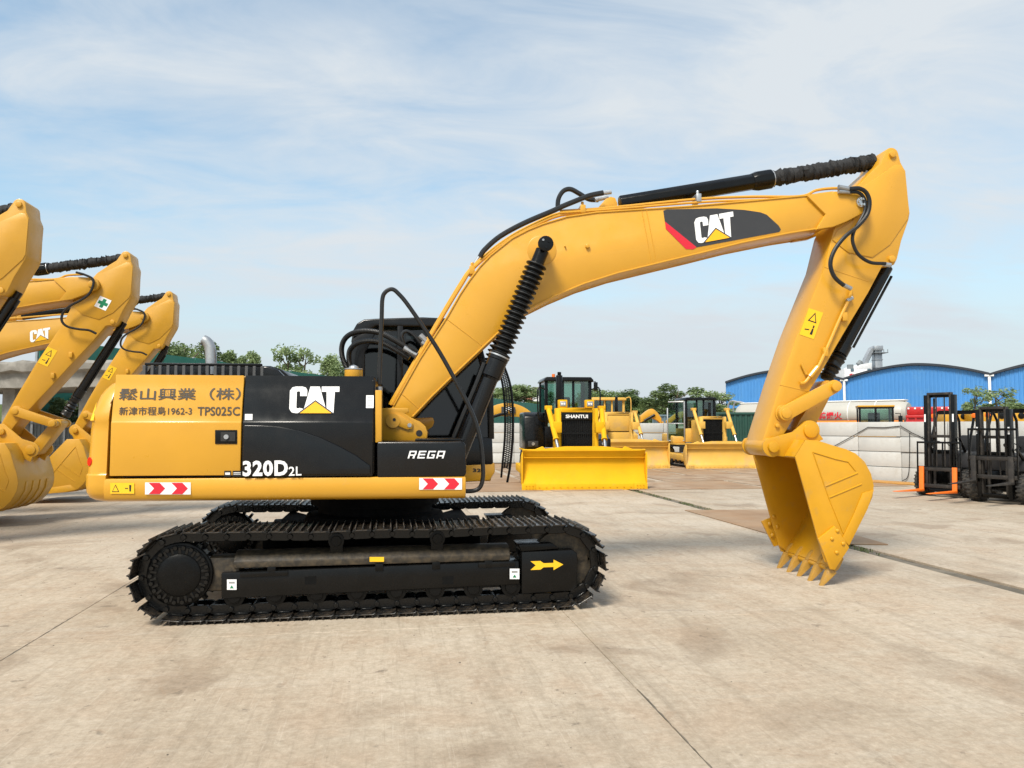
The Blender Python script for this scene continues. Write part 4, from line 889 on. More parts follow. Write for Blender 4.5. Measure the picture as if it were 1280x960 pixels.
g = G(); g.cyl(up(1022, 459, -.27), up(1012, 471, -.27), .032, seg=10); g.cyl(up(1002, 455, -.26), up(1008, 468, -.26), .016, seg=8); g.build('stop_valve', YL, stick)
g = G(); c = up(1062, 374, -.27); g.cyl(c + Vector((-.035, 0, -.02)), c + Vector((.035, 0, .02)), .024, seg=8); g.build('pipe_clamp', M['zinc'], stick)
for px, py in ((734, 308), (706, 308), (974, 532)):
    c = up(px, py, -BY); c.y = -BY if px < 900 else -SY_; g = G(); g.cyl(c + Vector((0, .005, 0)), c + Vector((0, -.03, 0)), .026 if px != 706 else .01, seg=6); g.build('boss', YL, boom if px < 900 else stick, .004)
# ---- prints
sf = lambda y: (lambda z: y)
q = [up(829, 312, -BY), up(976, 312, -BY), up(976, 260, -BY), up(829, 260, -BY)]
def pxpoly(pts, box=(829, 260, 976, 312)): return [((x - box[0]) / (box[2] - box[0]), (box[3] - y) / (box[3] - box[1])) for x, y in pts]
V, Fc = poly01([pxpoly([(829, 263.5), (831, 278), (869, 309.5), (974, 290), (976, 287), (973, 282), (958, 268.5), (950, 265.5), (930, 262.5), (895, 260.5), (850, 261.5), (833, 262)])]); dg = flat('decal', V, Fc, q, sf(-BY), M['charcoal'], boom, .0035)
V, Fc = poly01([pxpoly([(831, 277), (832, 286), (857, 311.5), (866, 311.8), (870, 309)])]); flat('decal_stripe', V, Fc, q, sf(-BY), M['red'], boom, .005)
cat_logo([up(870.5, 305, -BY), up(919, 296, -BY), up(916, 264.5, -BY), up(867, 273, -BY)], sf(-BY), boom, .007)
def warn(quad, surf_, parent, off, two=True):
    flat('warning_label', *SQ, quad, surf_, M['label_y'], parent, off)
    tri = lambda ox, oy, s: [[(ox - s, oy - s * .8), (ox + s, oy - s * .8), (ox, oy + s)]]
    if two:
        V, Fc = poly01([[(.2, .56), (.5, .92), (.8, .56)]]); flat('label_mark', V, Fc, quad, surf_, M['ink'], parent, off + .002)
        V, Fc = poly01([[(.30, .595), (.5, .84), (.70, .595)]]); flat('label_mark', V, Fc, quad, surf_, M['label_y'], parent, off + .004)
        V, Fc = poly01([[(.62, .12), (.80, .12), (.76, .34), (.66, .34)], [(.66, .36), (.76, .36), (.76, .46), (.66, .46)], [(.2, .22), (.5, .25), (.5, .29), (.2, .26)]]); flat('label_mark', V, Fc, quad, surf_, M['ink'], parent, off + .002)
    else:
        V, Fc = poly01([[(.07, .15), (.38, .15), (.225, .85)]]); flat('label_mark', V, Fc, quad, surf_, M['ink'], parent, off + .002)
        V, Fc = poly01([[(.115, .22), (.335, .22), (.225, .72)]]); flat('label_mark', V, Fc, quad, surf_, M['label_y'], parent, off + .004)
        V, Fc = poly01([[(.80, .2), (.86, .2), (.88, .8), (.79, .8)], [(.62, .45), (.74, .45), (.74, .53), (.62, .53)]]); flat('label_mark', V, Fc, quad, surf_, M['ink'], parent, off + .002)
def stickq(pts): return [Vector((p.x, -SY_, p.z)) for p in (up(a, b, -SY_) for a, b in pts)]
warn(stickq([(999, 418), (1017, 424), (1029, 391), (1011, 385)]), None, stick, .004)
warn(pq(138, 603.5, 168, 617, -1.378), sf(-1.378), rail, .004, False)
g = None
def chevron(x0, y0, x1, y1):
    Q = pq(x0, y0, x1, y1, -1.378); flat('reflector_board', *SQ, Q, sf(-1.378), M['white'], rail, .004)
    for a in (.08, .58):
        V, Fc = poly01([[(a, .03), (a + .24, .03), (a + .36, .5), (a + .24, .97), (a, .97), (a + .12, .5)]]); flat('chevron', V, Fc, Q, sf(-1.378), M['red'], rail, .006)
chevron(181.5, 603, 238.5, 618); chevron(524, 597.5, 577.5, 612)
cat_logo(pq(362, 483, 424, 516.5, -1.335), surf, panel, .006)
words('lettering', '320D', [up(303.5, 595.5, -1.392), up(360, 594.7, -1.392), up(360, 575, -1.392), up(303.5, 576, -1.392)], sf(-1.392), M['white'], panel, .006, .04, 0, 1.1)
words('lettering', '2', [up(361, 594.7, -1.392), up(368.5, 594.5, -1.392), up(368.5, 583.2, -1.392), up(361, 583.5, -1.392)], sf(-1.392), M['white'], panel, .006, .012)
words('lettering', 'L', [up(370, 594.5, -1.392), up(377, 594.2, -1.392), up(377, 583, -1.392), up(370, 583.2, -1.392)], sf(-1.392), M['white'], panel, .006, .012)
LET = {'R': [(0, .82, .92, 1), (0, 0, .2, .82), (.74, .52, .95, .82), (.2, .36, .9, .52), (.62, 0, .86, .36)], 'E': [(.0, .82, .95, 1), (0, .6, .2, .82), (0, .42, .9, .6), (0, .18, .2, .42), (0, 0, .95, .18)],
       'G': [(.0, .82, .95, 1), (0, .18, .2, .82), (0, 0, .95, .18), (.74, .18, .95, .38), (.5, .38, .95, .54)], 'A': [(.0, .82, .95, 1), (0, 0, .2, .82), (.74, 0, .95, .82), (.2, .26, .74, .42)]}
for i, ch in enumerate('REGA'):
    V, Fc = poly01([[(x0 , y0), (x1, y0), (x1, y1), (x0, y1)] for x0, y0, x1, y1 in LET[ch]])
    V = [((i * 1.22 + u * 1.0 + v * .28) / 5.0, v) for u, v in V]; flat('lettering', V, Fc, pq(509.5, 563.5, 558, 573, -1.375), sf(-1.375), M['white'], tb, .006)
words('lettering', '鬆山興業（株）', [up(148, 500.5, -1.34), up(300.5, 500, -1.34), up(300.5, 484.5, -1.34), up(148, 485, -1.34)], surf, M['ink_soft'], door, .005, .013)
words('lettering', '新津市程島1962-3', [up(149, 519, -1.35), up(240, 519, -1.35), up(240, 508, -1.35), up(149, 508.5, -1.35)], surf, M['ink_soft'], door, .005, .008)
words('lettering', 'TPS025C', [up(247, 519.5, -1.35), up(300, 519.5, -1.35), up(300, 508.5, -1.35), up(247, 508.5, -1.35)], surf, M['ink_soft'], door, .005, .014)
for x0, y0, x1, y1 in ((280.5, 588.5, 289, 595.5), (291, 588.5, 302, 595.5)):
    flat('plate_label', *SQ, pq(x0, y0, x1, y1, -1.368), sf(-1.368), M['ink'], door, .005)
V, Fc = poly01([[(.15, .3), (.85, .3), (.85, .7), (.15, .7)]]); flat('plate_mark', V, Fc, pq(280.5, 588.5, 289, 595.5, -1.368), sf(-1.368), M['white'], door, .007)
V, Fc = poly01([[(.1, .35), (.9, .35), (.9, .45), (.1, .45)], [(.1, .6), (.9, .6), (.9, .72), (.1, .72)]]); flat('plate_mark', V, Fc, pq(291, 588.5, 302, 595.5, -1.368), sf(-1.368), M['white'], door, .007)
flat('sticker', *SQ, pq(306, 517.5, 315.5, 525, -1.362), surf, M['white'], panel, .004)
flat('sticker', *SQ, pq(457.5, 494, 467, 510, -1.345), surf, M['white'], panel, .004)
V, Fc = poly01([[(.15, y), (.85, y), (.85, y + .05), (.15, y + .05)] for y in (.2, .38, .56, .8)]); flat('sticker_mark', V, Fc, pq(457.5, 494, 467, 510, -1.345), surf, M['zinc'], panel, .006)
words('lettering', '320', [up(591, 590, .42), up(606, 590, .42), up(606, 585.5, .42), up(591, 585.5, .42)], sf(.42), M['ink'], ex, .006, .03)

# ------------------------------------------------------------------ three parked excavators in the row on the left
DS, DB = R_(-6.5), R_(-50)
pk = empty('parked_excavator', (0, 0, 0), 0)
random.seed(21)
pboom, pstick, pbkt, s3p = build_front(pk, M['yellow_old'], M['yellow_old'], DS, DB, False, 1.2)
cross = lambda p: None
def s3v(px, py, y): return s3p(px, py, y)
def s_hose(px, y, r, m, parent): g = G(); g.tube(crom([s3p(a, b, y) for a, b in px], 6), r, 8); return g.build('stick_hose', m, parent)
s_hose([(1050, 233), (1066, 236), (1081, 243), (1083, 258), (1078, 274), (1066, 287), (1052, 298), (1041, 313), (1041, 330), (1052, 340), (1072, 343), (1090, 343), (1104, 348)], -.38, .022, M['rubber'], pstick)
warn([s3p(999, 418, -SY_), s3p(1017, 424, -SY_), s3p(1029, 391, -SY_), s3p(1011, 385, -SY_)], None, pstick, .004)
for a in ((1055, 396), (1031, 440)): pass
cat_logo([up(818, 318, -BY), up(864, 308, -BY), up(862, 279, -BY), up(816, 288, -BY)], sf(-BY), pboom, .005)
hose('boom_pipe', [(484.5, 506), (517, 449), (550, 392), (573, 354), (588, 334), (612, 312), (640, 292), (668, 277), (700, 264), (740, 260), (872, 249), (940, 246), (1000, 245.5), (1020, 238), (1050, 236)], -.2, .02, M['yellow_old'], pboom)
for src in (near, far):
    c = copy_tree(src, pk, skip=('track_shoe', 'track_link', 'direction_arrow', 'sticker', 'sticker_mark', 'bolt', 'rib')); c.matrix_basis = Matrix.Translation((0, src.matrix_basis.translation.y, 0))
    g = G()
    for mt in MATS:
        for v_, f_ in ((SHOE, 0),):
            o = len(g.v); g.v += [tuple(mt @ v.co) for v in v_.vertices]; g.f += [tuple(o + i for i in p.vertices) for p in v_.polygons]
    g.build('track_belt', M['shoe'], c)
for nm in ('side_rail', 'engine_door', 'pump_door', 'counterweight', 'cab', 'tool_box', 'hood_deck', 'revolving_frame', 'swing_bearing', 'carbody', 'boom_bracket', 'engine_bay'):
    for ch in list(ex.children):
        if ch.name.split('.')[0] == nm:
            c = copy_tree(ch, pk, skip=('lettering', 'decal', 'chevron', 'reflector_board', 'sticker', 'sticker_mark', 'plate_label', 'plate_mark', 'emblem', 'emblem_edge', 'warning_label', 'label_mark'))
            if nm == 'carbody': c.matrix_basis = Matrix.Identity(4)
tp = s3p(1115, 193, -SY_)
def park(o, px, py, label):
    d = gz(px, py, tp.z); o.location = (d.x - tp.x, d.y - tp.y, 0); tag(o, label, 'excavator', 'excavators parked in a row at the left')
pkb = copy_tree(pk); pkc = copy_tree(pk)
park(pk, 24, 255.5, 'nearest parked yellow excavator, only the top of its stick showing at the left edge')
park(pkb, 157, 319.5, 'parked yellow excavator with green cross sticker on its stick, middle of the left row')
park(pkc, 211, 368, 'farthest parked yellow excavator, its stick rising behind the engine hood')
# the green cross only on the middle one
stb = [c for c in pkb.children if c.name.startswith('stick')][0]
qc = [s3p(1078, 297, -SY_), s3p(1099, 304, -SY_), s3p(1106, 283, -SY_), s3p(1085, 276, -SY_)]
flat('safety_sticker', *SQ, qc, None, M['white'], stb, .016)
V, Fc = poly01([[(.36, .1), (.64, .1), (.64, .36), (.9, .36), (.9, .64), (.64, .64), (.64, .9), (.36, .9), (.36, .64), (.1, .64), (.1, .36), (.36, .36)]]); flat('green_cross', V, Fc, qc, None, M['green_vinyl'], stb, .018)
# ------------------------------------------------------------------ steel plates on the ground
def plate_on_ground(corners, m, label, group=None, z=.004, th=.012, name='road_plate'):
    g = G(); g.prism([(p[0], p[1]) for p in corners], z, z + th, 'z'); return tag(g.build(name, m, None, .003, 1), label, 'steel plate', group)
plate_on_ground([(6.24, 6.5), (6.24, 1.95), (7.42, 1.62), (7.95, 6.3)], M['plate2'], 'brown steel sheet lying over the joint beside the bucket', z=.003, th=.014)
random.seed(31); ORD = ['first', 'second', 'third', 'fourth', 'fifth', 'sixth', 'seventh']
k = 0
for j in range(5):
    for i in range(7):
        x = 1.2 + i * 2.15 + random.uniform(-.12, .12); y = 13.0 + j * 3.05 + random.uniform(-.15, .15)
        skip_ = random.random() < .12
        a = random.uniform(-.03, .03); hx, hy = 1.0, 1.45; ca, sa = math.cos(a), math.sin(a)
        plate_on_ground([(x + u * ca - v * sa, y + u * sa + v * ca) for u, v in ((-hx, -hy), (hx, -hy), (hx, hy), (-hx, hy))], M['plate'] if random.random() < .55 else M['plate2'], 'rust brown road plate, %s from the left in the %s row back around the dozers' % (ORD[i], ORD[j]), 'steel road plates around the dozers', z=.003, th=.010 + .004 * random.random())
# ------------------------------------------------------------------ block walls
BLK = {}
def block_mesh(L_, T_, H_, v):
    key = (round(L_, 2), v)
    if key not in BLK:
        g = G(); g.box(-L_ / 2, L_ / 2, -T_ / 2, T_ / 2, -H_ / 2, H_ / 2); BLK[key] = g.mesh('concrete_block', M['block'] if v % 2 else M['block2'], .008, 2)
    return BLK[key]
def block_wall(p, q, L_, H_, courses, label):
    p = Vector((p[0], p[1], 0)); q = Vector((q[0], q[1], 0)); d = q - p; n = max(1, round(d.length / L_)); l = d.length / n; an = math.atan2(d.y, d.x)
    r = empty('block_wall', p, an, label, 'wall')
    for i in range(n):
        for c in range(courses):
            v = random.randrange(4)
            link('concrete_block', block_mesh(l - .02, .6, H_ - .018, v), r, Matrix.Translation(((i + .5) * l, random.uniform(-.022, .022), H_ * (c + .5))) @ Matrix.Rotation(random.uniform(-.006, .006), 4, 'Z'))
    return r
p, q = gz(1093.5, 600.5), gz(1158.5, 604.5); d = (q - p).normalized()
WR0 = p - d * 3.2; WR1 = p + d * 11
wr = block_wall(WR0, WR1, 1.36, .475, 4, 'pale concrete block wall behind the forklifts')
wl = block_wall((3.2, 28.0), (19.5, 27.2), 1.5, .48, 4, 'pale concrete block wall behind the dozers')
nv = Vector((d.y, -d.x, 0)); nv = nv if nv.dot(CAM - p) > 0 else -nv
def onwall(px, py, o=.34):
    r = ray(px, py); n_ = nv; t = ((p + nv * o) - CAM).dot(n_) / r.dot(n_); return CAM + r * t
g = G(); g.tube([onwall(1030, 563), onwall(1044, 557), onwall(1066, 545), onwall(1085, 534), onwall(1105, 534.5), onwall(1126, 532.5), onwall(1140, 541), onwall(1155, 548), onwall(1175, 552)], .013, 6)
tag(g.build('black_cable', M['cable']), 'thin black cable slung along the concrete block wall', 'cable')
g = G(); g.tube(crom([onwall(1137, 541), onwall(1137, 560), onwall(1136.5, 585), onwall(1134, 597), onwall(1128, 601)], 4), .012, 6)
tag(g.build('black_cable', M['cable']), 'black cable hanging straight down the block wall to the ground', 'cable')
a = WR0 + nv * .9; b = WR1 + nv * .9
g = G(); g.prism([(WR0.x + nv.x * .42, WR0.y + nv.y * .42), (p.x + d.x * 5 + nv.x * .42, p.y + d.y * 5 + nv.y * .42), (p.x + d.x * 5 + nv.x * 1.0, p.y + d.y * 5 + nv.y * 1.0), (WR0.x + nv.x * 1.3, WR0.y + nv.y * 1.3)], .004, .05, 'z')
tag(g.build('timber_board', M['plank'], None, .006), 'orange brown board lying along the foot of the block wall', 'board')
g = G(); c = gz(651, 579); g.cyl((c.x, c.y - .5, 0), (c.x, c.y - .5, 2.0), .11, seg=12); g.box(c.x - .16, c.x + .16, c.y - .66, c.y - .34, 0, .04); g.box(c.x - .13, c.x + .13, c.y - .63, c.y - .37, 2.0, 2.06)
tag(g.build('steel_post', M['zinc'], None, .006), 'grey steel post standing before the block wall beside the dozer', 'post')

# ------------------------------------------------------------------ bulldozers (local x across, y away from the viewer, z up)
def tri_track(g, xc, w, y0, y1, r, z, n=40):
    P = []
    L1 = y1 - y0
    per = 2 * L1 + 2 * math.pi * r
    for i in range(n):
        s = per * i / n
        if s < L1: yy, zz, a = y0 + s, z - r, 0
        elif s < L1 + math.pi * r: t = (s - L1) / r; yy, zz, a = y1 + r * math.sin(t), z - r * math.cos(t), t
        elif s < 2 * L1 + math.pi * r: yy, zz, a = y1 - (s - L1 - math.pi * r), z + r, math.pi
        else: t = (s - 2 * L1 - math.pi * r) / r; yy, zz, a = y0 - r * math.sin(t), z + r * math.cos(t), math.pi + t
        Mx = Matrix.Translation((xc, yy, zz)) @ Matrix.Rotation(a, 4, 'X'); h = per / n / 2 * .96
        g.box(-w / 2, w / 2, -h, h, -.02, .012, Mx); g.box(-w / 2, w / 2, -.012, .012, -.07, -.02, Mx)
def dozer(loc, rz, label, amber, cabm, name_text, opened, scale=1., style=0):
    r = empty('bulldozer', loc, rz, label, 'bulldozer', 'bulldozers parked in the yard'); r.scale = (scale,) * 3
    W = 1.76
    def B(n, g, m, par=r, bv=.012): return g.build(n, m, par, bv)
    # blade: curved mouldboard
    pf = [(.10, .04), (.0, .16), (.02, .17), (.12, .34), (.19, .55), (.21, .72), (.17, .90), (.06, 1.06), (.0, 1.10)]
    bk = [(.10, 1.12), (.30, .92), (.36, .72), (.34, .5), (.24, .28), (.16, .06)]
    g = G(); g.prism([(y, z) for y, z in pf[1:]] + bk, -W + .03, W - .03, 'x'); bl = B('blade', g, amber)
    g = G(); g.prism([(-.02, .0), (.03, .0), (.05, .17), (.0, .17)], -W * .78, W * .78, 'x'); B('cutting_edge', g, amber, bl, .004)
    for s in (-1, 1):
        g = G(); x0, x1 = sorted((s * W * .782, s * W * 1.0)); g.prism([(-.03, .0), (.03, .0), (.05, .19), (-.012, .19)], x0, x1, 'x'); B('end_bit', g, amber, bl, .004)
        for k in range(3):
            for zz in (.06, .13):
                g = G(); xx = s * (W * .83 + k * .09); g.cyl((xx, -.005, zz), (xx, -.045, zz), .016, seg=8); g.build('bolt', amber, bl)
        g = G(); x0, x1 = sorted((s * (W - .03), s * (W))); g.prism([(.02, .17), (.0, .2), (-.02, 1.0), (.0, 1.04), (.2, .95), (.36, .72), (.34, .4), (.2, .15)], x0, x1, 'x'); B('end_plate', g, amber, bl, .006)
        g = G(); x0, x1 = sorted((s * 1.05, s * 1.45)); g.prism([(x0, 1.09), (x1, 1.09), (x0 + (.1 if s > 0 else .28), 1.20)], .05, .16); B('blade_lug', g, amber, bl, .01)
    g = G(); g.prism([(-W + .03, 1.07), (-W + .25, 1.09), (-.55, 1.20), (.55, 1.20), (W - .25, 1.09), (W - .03, 1.07)], .01, .07); B('blade_crest', g, amber, bl, .006)
    g = G(); g.prism([(.142, .86), (.10, .885), (.148, .905)], -W + .04, W - .04, 'x'); B('blade_rib', g, amber, bl, .004)
    for k in range(14):
        g = G(); xx = -1.28 + k * .197; g.cyl((xx, -.01, .09), (xx, -.04, .09), .013, seg=8); g.build('bolt', amber, bl)
    # push arms
    for s in (-1, 1):
        g = G(); x0, x1 = sorted((s * 1.42, s * 1.60)); g.prism([(.3, .30), (.3, .55), (3.0, .62), (3.0, .40)], x0, x1, 'x'); B('push_arm', g, amber)
    # tracks
    for s in (-1, 1):
        g = G(); tri_track(g, s * 1.08, .52, 1.15, 3.75, .44, .48); tk = g.build('track', M['dirtsteel'], r, 0); tag(tk, kind='stuff')
        g = G(); g.box(s * 1.08 - .2, s * 1.08 + .2, 1.2, 3.7, .24, .62); B('track_frame', g, amber)
        for k in range(5):
            g = G(); g.cyl((s * 1.08 - .24, 1.4 + k * .5, .26), (s * 1.08 + .24, 1.4 + k * .5, .26), .12, seg=16); B('roller', g, M['dirtsteel'], r, .01)
        for yy in (1.15, 3.75):
            g = G(); g.cyl((s * 1.08 - .14, yy, .48), (s * 1.08 + .14, yy, .48), .36, seg=24); B('drive_wheel', g, amber, r, .02)
    # radiator guard and bonnet
    g = G(); hw = .64; y0 = 1.15
    for x0, x1, z0, z1 in ((-hw, -hw + .17, .55, 2.28), (hw - .17, hw, .55, 2.28), (-hw + .17, hw - .17, 2.16, 2.28), (-hw + .17, hw - .17, .55, .75)): g.box(x0, x1, y0, y0 + .18, z0, z1)
    gd = B('radiator_guard', g, amber, r, .02)
    g = G(); g.box(-hw + .165, hw - .165, y0 + .09, y0 + .12, .74, 2.17); B('grille_back', g, M['interior'], gd, 0)
    gm = M['black'] if style != 1 else amber
    if style == 1:
        g = G(); g.box(-hw + .17, hw - .17, y0 + .02, y0 + .08, 1.5, 2.15); B('grille_panel', g, amber, gd)
        g = G(); g.box(-hw + .17, hw - .17, y0 + .02, y0 + .08, .78, 1.46); B('grille_panel', g, amber, gd)
    else:
        nb = 16
        for k in range(nb):
            g = G(); xx = -hw + .19 + (2 * hw - .38) * (k + .5) / nb; g.box(xx - .012, xx + .012, y0 + .04, y0 + .08, .76, 1.92 if style == 0 else 2.14); g.build('grille_bar', gm, gd)
        for zz in (1.15, 1.55):
            g = G(); g.box(-hw + .17, hw - .17, y0 + .03, y0 + .05, zz - .02, zz + .02); g.build('grille_rail', gm, gd)
        if style == 0:
            g = G(); g.box(-hw + .17, hw - .17, y0 + .02, y0 + .06, 1.93, 2.155); B('name_panel', g, M['black'], gd, .004)
    if name_text:
        V, Fc = text_mesh(name_text, .035, 0, 1.02); V = norm01(V)
        vs = [(-.33 + u * .66, y0 + .014, 1.99 + v * .105) for u, v in V]; me = bpy.data.meshes.new('lettering'); me.from_pydata(vs, [], Fc); me.materials.append(M['white']); fix(me); link('lettering', me, gd)
    g = G(); g.prism([(y0 + .18, 1.0), (y0 + .18, 2.22), (2.5, 2.12), (2.5, 1.0)], -.5, .5, 'x'); B('bonnet', g, amber, r, .03)
    g = G(); g.box(-.55, .55, 1.3, 3.9, .6, 1.05); B('hull', g, M['dirtsteel'], r, .02)
    for s in (-1, 1):
        if style == 0:
            g = G(); g.box(s * .40 - .13, s * .40 + .13, 1.20, 1.42, 2.29, 2.53); hl = B('headlamp', g, amber, r, .02)
            g = G(); g.box(s * .40 - .09, s * .40 + .09, 1.185, 1.20, 2.34, 2.48); B('lens', g, M['zinc'], hl, .008)
            for xx in (-.035, .035): g = G(); g.cyl((s * .40 + xx, 1.18, 2.41), (s * .4 + xx, 1.186, 2.41), .028, seg=10); g.build('bulb', M['white'], hl)
        # lift cylinders
        hi = 2.30 if style < 2 else 2.62
        a = Vector((s * .80, 1.45, hi)); b = Vector((s * (.66 if style == 0 else .78), .35, 1.02)); m_ = a.lerp(b, .70)
        g = G(); g.cyl(a, m_, .075, seg=16); g.cyl(m_, m_ + (b - a).normalized() * .05, .09, seg=16); g.box(a.x - .10, a.x + .10, a.y - .10, a.y + .10, a.z - .06, a.z + .06); B('lift_cylinder', g, amber, r, .01)
        g = G(); g.cyl(m_, b, .045, seg=12); B('lift_rod', g, M['steel'], r, 0)
        c0 = a.lerp(b, .45); g = G(); g.box(min(c0.x, s * .5), max(c0.x, s * .5), c0.y - .12, c0.y + .12, c0.z - .16, c0.z + .16); B('cylinder_yoke', g, amber, r, .02)
        # fenders with tanks
        fm = M['black'] if style == 0 else amber
        g = G(); x0, x1 = sorted((s * .72, s * 1.36)); ft = 2.2 if (s < 0 and style == 0) else 1.5
        g.prism([(2.6, 1.05), (2.6, 1.38), (2.78, ft - .12), (3.05, ft), (4.1, ft), (4.1, 1.05)], x0, x1, 'x'); fd = B('fender', g, fm, r, .06)
        g = G(); g.box(x0, x1, 2.1, 4.1, 1.0, 1.045); B('fender_plate', g, amber, fd)
        if style == 0:
            g = G(); g.box(s * 1.1 - .16, s * 1.1 + .16, 2.57, 2.61, 1.12, 1.30); B('lamp_box', g, M['interior'], fd)
            g = G(); g.cyl((s * 1.1, 2.54, 1.21), (s * 1.1, 2.57, 1.21), .05, seg=12); g.build('lens', M['zinc'], fd)
    # exhaust
    g = G(); ex_x = -.42 if style == 0 else .1; g.cyl((ex_x, 1.75, 2.1), (ex_x, 1.75, 3.28 if style == 0 else 2.85), .10 if style == 0 else .07, seg=14); g.cyl((ex_x, 1.75, 3.2 if style == 0 else 2.82), (ex_x, 1.72, 3.38 if style == 0 else 2.95), .06, seg=12)
    B('exhaust', g, M['black'], r, .01)
    # cab
    cw, yc0, yc1, zb, zt = .74, 2.55, 3.85, 1.75, 3.28
    if style == 2: zt = 3.2
    if style == 1: zt = 2.95
    g = G(); g.prism([(-cw - .04, zt - .09), (-cw + .04, zt), (cw - .04, zt), (cw + .04, zt - .09), (cw + .04, zt - .13), (-cw - .04, zt - .13)], yc0 - .12, yc1 + .05); cab_ = B('cab', g, cabm, r, .02)
    for xx in (-cw, cw - .10, -.20, .13):
        for yy in ((yc0, yc1 - .1) if abs(xx) > .5 else (yc0,)):
            g = G(); g.box(xx, xx + (.10 if abs(xx) > .5 else .07), yy, yy + .1, zb, zt - .12); B('cab_pillar', g, cabm, cab_, .012)
    g = G(); g.box(-cw, cw, yc0, yc1, 1.1, zb); B('cab_base', g, cabm if style != 2 else amber, cab_, .03)
    for x0, x1 in ((-cw + .10, -.20), (-.13, .13), (.20, cw - .10)):
        g = G(); g.box(x0, x1, yc0 + .03, yc0 + .04, zb, zt - .12); g.build('window_pane', M['glass_clear'], cab_)
    for xx in (-cw + .03, cw - .04):
        if not opened: g = G(); g.box(xx, xx + .008, yc0 + .1, yc1 - .1, zb, zt - .12); g.build('window_pane', M['glass_clear'], cab_)
    g = G(); g.box(-cw + .1, cw - .1, yc1 - .06, yc1 - .05, zb + .1, zt - .14); g.build('window_pane', M['glass_clear'], cab_)
    g = G(); g.box(-.26, .26, 3.1, 3.6, 1.75, 2.05); g.box(-.24, .24, 3.5, 3.65, 2.0, 2.7); B('operator_seat', g, M['seat'], cab_, .05)
    g = G(); g.cyl((.1, 2.75, 1.75), (.1, 2.9, 2.1), .03, seg=8); g.box(-.5, -.1, 2.7, 2.85, 1.7, 2.05); B('controls', g, M['black'], cab_, .01)
    if opened:
        for s, an in ((-1, 62), (1, 70)):
            Mx = Matrix.Translation((s * (cw + .02), yc0 + .02, 0)) @ Matrix.Rotation(R_(90 + s * (90 - an)) if s > 0 else R_(90 + an), 4, 'Z')
            g = G()
            for x0, x1, z0, z1 in ((0, .06, 1.15, 3.02), (.78, .84, 1.15, 2.7), (.06, .78, 2.96, 3.02), (.06, .78, 1.95, 2.0), (.06, .78, 1.15, 1.2)): g.box(x0, x1, -.025, .025, z0, z1, Mx)
            dr_ = B('cab_door', g, M['black'] if s > 0 else M['zinc'], cab_, .008)
            g = G(); g.box(.06, .78, -.004, .004, 1.2, 2.96, Mx); g.build('window_pane', M['glass_clear'], dr_)
    else:
        for s in (-1, 1):
            g = G(); g.tube(crom([(s * cw, yc0, 2.9), (s * (cw + .2), yc0 - .1, 2.95), (s * (cw + .24), yc0 - .12, 2.6), (s * (cw + .2), yc0 - .1, 2.0), (s * cw, yc0, 1.9)], 5), .022, 8); B('grab_rail', g, cabm, cab_, 0)
        if style == 0:
            g = G(); g.box(cw + .05, cw + .16, yc0 - .15, yc0 - .05, 2.85, 3.12); g.tube([(cw, yc0, 3.14), (cw + .1, yc0 - .1, 3.14), (cw + .1, yc0 - .1, 3.0)], .015, 6); B('mirror', g, M['black'], cab_, .01)
            g = G(); g.cyl((-.45, yc0 + .1, zt), (-.45, yc0 + .1, zt + .1), .05, seg=12); g.build('beacon', M['orange'], cab_)
    return r
bl = gz(731.5, 612.5); dozer((bl.x, bl.y, 0), -YAW + R_(6), 'amber bulldozer with black cab and dark grille, nearest of the three bulldozers', M['amber'], M['black'], 'SHANTUI', False, 1.0, 0)
b2 = gz(785, 586.5); dozer((b2.x, b2.y, 0), -YAW + R_(10), 'amber bulldozer with yellow cab and plain yellow front, just behind the nearest one', M['amber_dusty'], M['amber_dusty'], None, False, 1.03, 1)
b3 = gz(906, 586); dozer((b3.x, b3.y, 0), -YAW + R_(9), 'dusty amber bulldozer with its cab doors hanging open', M['amber_dusty'], M['black'], None, True, .95, 2)

